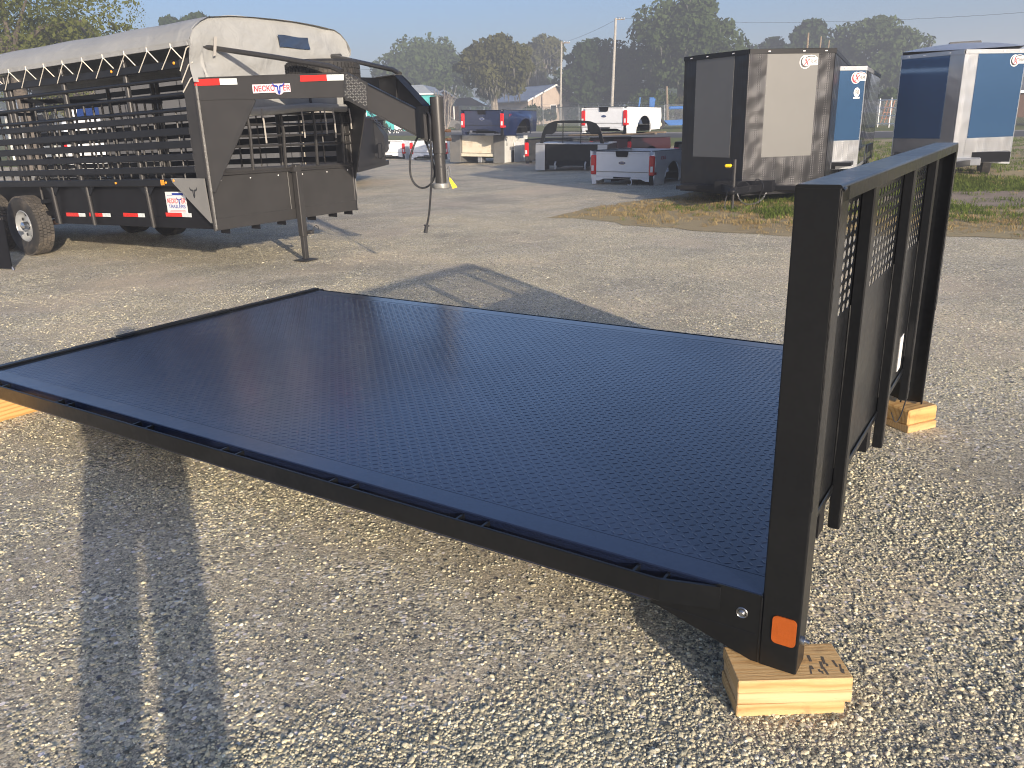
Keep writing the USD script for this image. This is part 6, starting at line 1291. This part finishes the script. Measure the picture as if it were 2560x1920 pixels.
def scatter(n, x0, x1, y0, y1, dens=None):
    p = np.c_[rng.uniform(x0, x1, n), rng.uniform(y0, y1, n)]
    import shapely
    inside = shapely.contains_xy(LAWN.buffer(-0.02), p[:, 0], p[:, 1]); p = p[inside]
    tr = shapely.contains_xy(track.buffer(-0.15), p[:, 0], p[:, 1]); p = p[~tr | (rng.random(len(p)) < 0.13)]
    return p
P1 = scatter(17000, 0.6, 11.5, 7.8, 18.5); P2 = scatter(9000, 3, 26, 17, 42)
P = np.vstack([P1, P2])
import shapely as _sh
dist = _sh.distance(_sh.points(P[:, 0], P[:, 1]), LAWN.exterior)
nz = meshkit.fbm(np.c_[P * 0.7, np.zeros(len(P))], 3, 21)
pg = np.clip((dist - 1.5 + (nz - 0.5) * 4.5) / 1.6, 0.04, 0.88); pg = np.where(P[:, 1] > 17.5, np.clip(pg * 0.8, 0.3, 0.8), pg)
thin = rng.random(len(P)) < np.clip(0.08 + dist * 0.9, 0, 1) * np.clip(0.5 + (nz - 0.35) * 3, 0.35, 1)
P, pg, dist = P[thin], pg[thin], dist[thin]
isg = rng.random(len(P)) < pg
a = rng.uniform(0, 2 * PI, len(P)); q = np.c_[np.cos(a / 2), np.zeros(len(P)), np.zeros(len(P)), np.sin(a / 2)]
sc = np.exp(rng.normal(0, 0.28, len(P))) * np.where(isg, np.clip(0.6 + 0.35 * dist, 0.6, 1.35), 0.8) * np.where(P[:, 1] > 18, 1.35, 1.0)
idx = np.where(isg, rng.integers(0, 3, len(P)), rng.integers(3, 6, len(P)))
instancer('grass', [(clump(k, 16, 0.055, 0.04, 0.7), green_blade) for k in range(3)] + [(clump(10 + k, 15, 0.05, 0.05, 0.9), dry_blade) for k in range(3)], np.c_[P, zg(P[:, 1]) + 0.006], idx, q, sc, 'dry and green grass growing round the enclosed trailers', 'grass')
# blades along the edge of the far lawn
n = 7000; X_ = rng.uniform(-14, 6, n); Y_ = np.interp(X_, [-14, -8, -2, 1, 4, 6.6], [42.2, 41.6, 38.5, 36.1, 35.1, 35.1]) + rng.exponential(3.0, n)
a = rng.uniform(0, 2 * PI, n)
instancer('verge_grass', [(clump(30 + k, 14, 0.11, 0.09, 0.6), green_blade if k < 2 else dry_blade) for k in range(3)], np.c_[X_, Y_, zg(Y_) + 0.004], rng.integers(0, 3, n), np.c_[np.cos(a / 2), 0 * a, 0 * a, np.sin(a / 2)], np.exp(rng.normal(0.35, 0.3, n)), 'green grass along the verge behind the truck beds', 'grass')
# ================================================================ the photographer, whose shadow falls over the yard
import manifold3d as m3
def person_mesh():
    J = {}
    def sph(p, r): return m3.Manifold.sphere(r, 20).translate(tuple(map(float, p)))
    def bone(a, ra, b, rb): return m3.Manifold.batch_hull([sph(a, ra), sph(b, rb)])
    B = []
    hipL, hipR = (-0.10, 0.0, 0.92), (0.10, 0.0, 0.92)
    B.append(m3.Manifold.batch_hull([sph((-0.11, 0, 0.95), 0.105), sph((0.11, 0, 0.95), 0.105), sph((-0.10, 0.02, 1.12), 0.115), sph((0.10, 0.02, 1.12), 0.115)]))
    B.append(m3.Manifold.batch_hull([sph((-0.10, 0.02, 1.12), 0.115), sph((0.10, 0.02, 1.12), 0.115), sph((-0.15, 0, 1.38), 0.085), sph((0.15, 0, 1.38), 0.085), sph((0, 0, 1.42), 0.08)]))
    for s in (-1, 1):
        B += [bone((s * 0.11, 0, 0.92), 0.098, (s * 0.105, 0.015, 0.50), 0.062), bone((s * 0.105, 0.015, 0.50), 0.062, (s * 0.095, -0.02, 0.10), 0.043), m3.Manifold.batch_hull([sph((s * 0.095, -0.03, 0.05), 0.045), sph((s * 0.11, 0.16, 0.035), 0.034)])]
        sh, el, wr = (s * 0.19, 0.0, 1.39), (s * 0.24, 0.12, 1.15), (s * 0.10, 0.245, 1.40)
        B += [bone((s * 0.15, 0, 1.39), 0.075, sh, 0.062), bone(sh, 0.060, el, 0.045), bone(el, 0.045, wr, 0.030)]
        palm = (s * 0.085, 0.275, 1.455); B.append(m3.Manifold.batch_hull([sph(wr, 0.028), sph(palm, 0.026), sph((s * 0.10, 0.28, 1.45), 0.022)]))
        for k in range(4):
            z = 1.44 + 0.019 * k; B += [bone((s * 0.095, 0.29, z), 0.0095, (s * 0.083, 0.318, z + 0.01), 0.0085), bone((s * 0.083, 0.318, z + 0.01), 0.0085, (s * 0.055, 0.325, z + 0.014), 0.0075)]
        B += [bone((s * 0.085, 0.27, 1.45), 0.012, (s * 0.055, 0.272, 1.485), 0.009)]
    B.append(bone((0, 0.005, 1.42), 0.058, (0, 0.03, 1.56), 0.052))
    B.append(m3.Manifold.batch_hull([sph((0, 0.03, 1.655), 0.092), sph((0, 0.055, 1.60), 0.068), sph((0, 0.0, 1.66), 0.088), sph((0, 0.075, 1.565), 0.038)]))
    B.append(bone((0, 0.12, 1.635), 0.010, (0, 0.14, 1.605), 0.014))
    for s in (-1, 1): B.append(m3.Manifold.batch_hull([sph((s * 0.09, 0.015, 1.645), 0.012), sph((s * 0.097, 0.005, 1.61), 0.011)]))
    M = m3.Manifold.batch_boolean(B, m3.OpType.Add).refine_to_length(0.03)
    mm = M.to_mesh(); t = trimesh.Trimesh(mm.vert_properties[:, :3], mm.tri_verts); trimesh.smoothing.filter_taubin(t, iterations=8); return t
pt_ = person_mesh()
PE = thing('person', 'person in dark clothes standing behind the camera with both hands raised to a phone', 'person', (0.0, -0.38, 0), 12, 0, 1.01)
part(PE, 'body', (np.array(pt_.vertices), np.array(pt_.faces)), skin, smooth=True)
zc = pt_.triangles_center
def wear(name, sel, off, m_):
    sub = trimesh.Trimesh(pt_.vertices + pt_.vertex_normals * off, pt_.faces[sel], process=True); part(PE, name, (np.array(sub.vertices), np.array(sub.faces)), m_, smooth=True)
wear('trousers', (zc[:, 2] < 1.02) & (zc[:, 2] > 0.10), 0.012, cloth_blue)
wear('shirt', (zc[:, 2] >= 1.0) & (zc[:, 2] < 1.46) & (zc[:, 1] < 0.16), 0.014, cloth_grey)
wear('shoes', zc[:, 2] <= 0.11, 0.010, satin_black)
wear('hair', (zc[:, 2] > 1.66 - 0.0) & ~((zc[:, 1] > 0.09) & (zc[:, 2] < 1.71)), 0.012, satin_black)
eyes = MB()
for s in (-1, 1): eyes.ball((s * 0.032, 0.113, 1.652), 0.010, 2)
part(PE, 'eyes', eyes, decal_white); part(PE, 'mouth', MB().box(-0.022, 0.022, 0.108, 0.113, 1.570, 1.576, 0.002), decal_red)

# ================================================================ morning haze
hz_look = usdkit.material(stage, '/World/Looks/haze_look', {'v': ('principled_volume', {'color': (0.86, 0.91, 0.97), 'density': 0.0023, 'anisotropy': 0.1})}, volume='v.volume')
solid('haze', MB().box(-295, 295, -44, 318, -1.0, 24.0), hz_look, kind='stuff', label='thin morning haze lying over the yard and the trees', smooth=False)
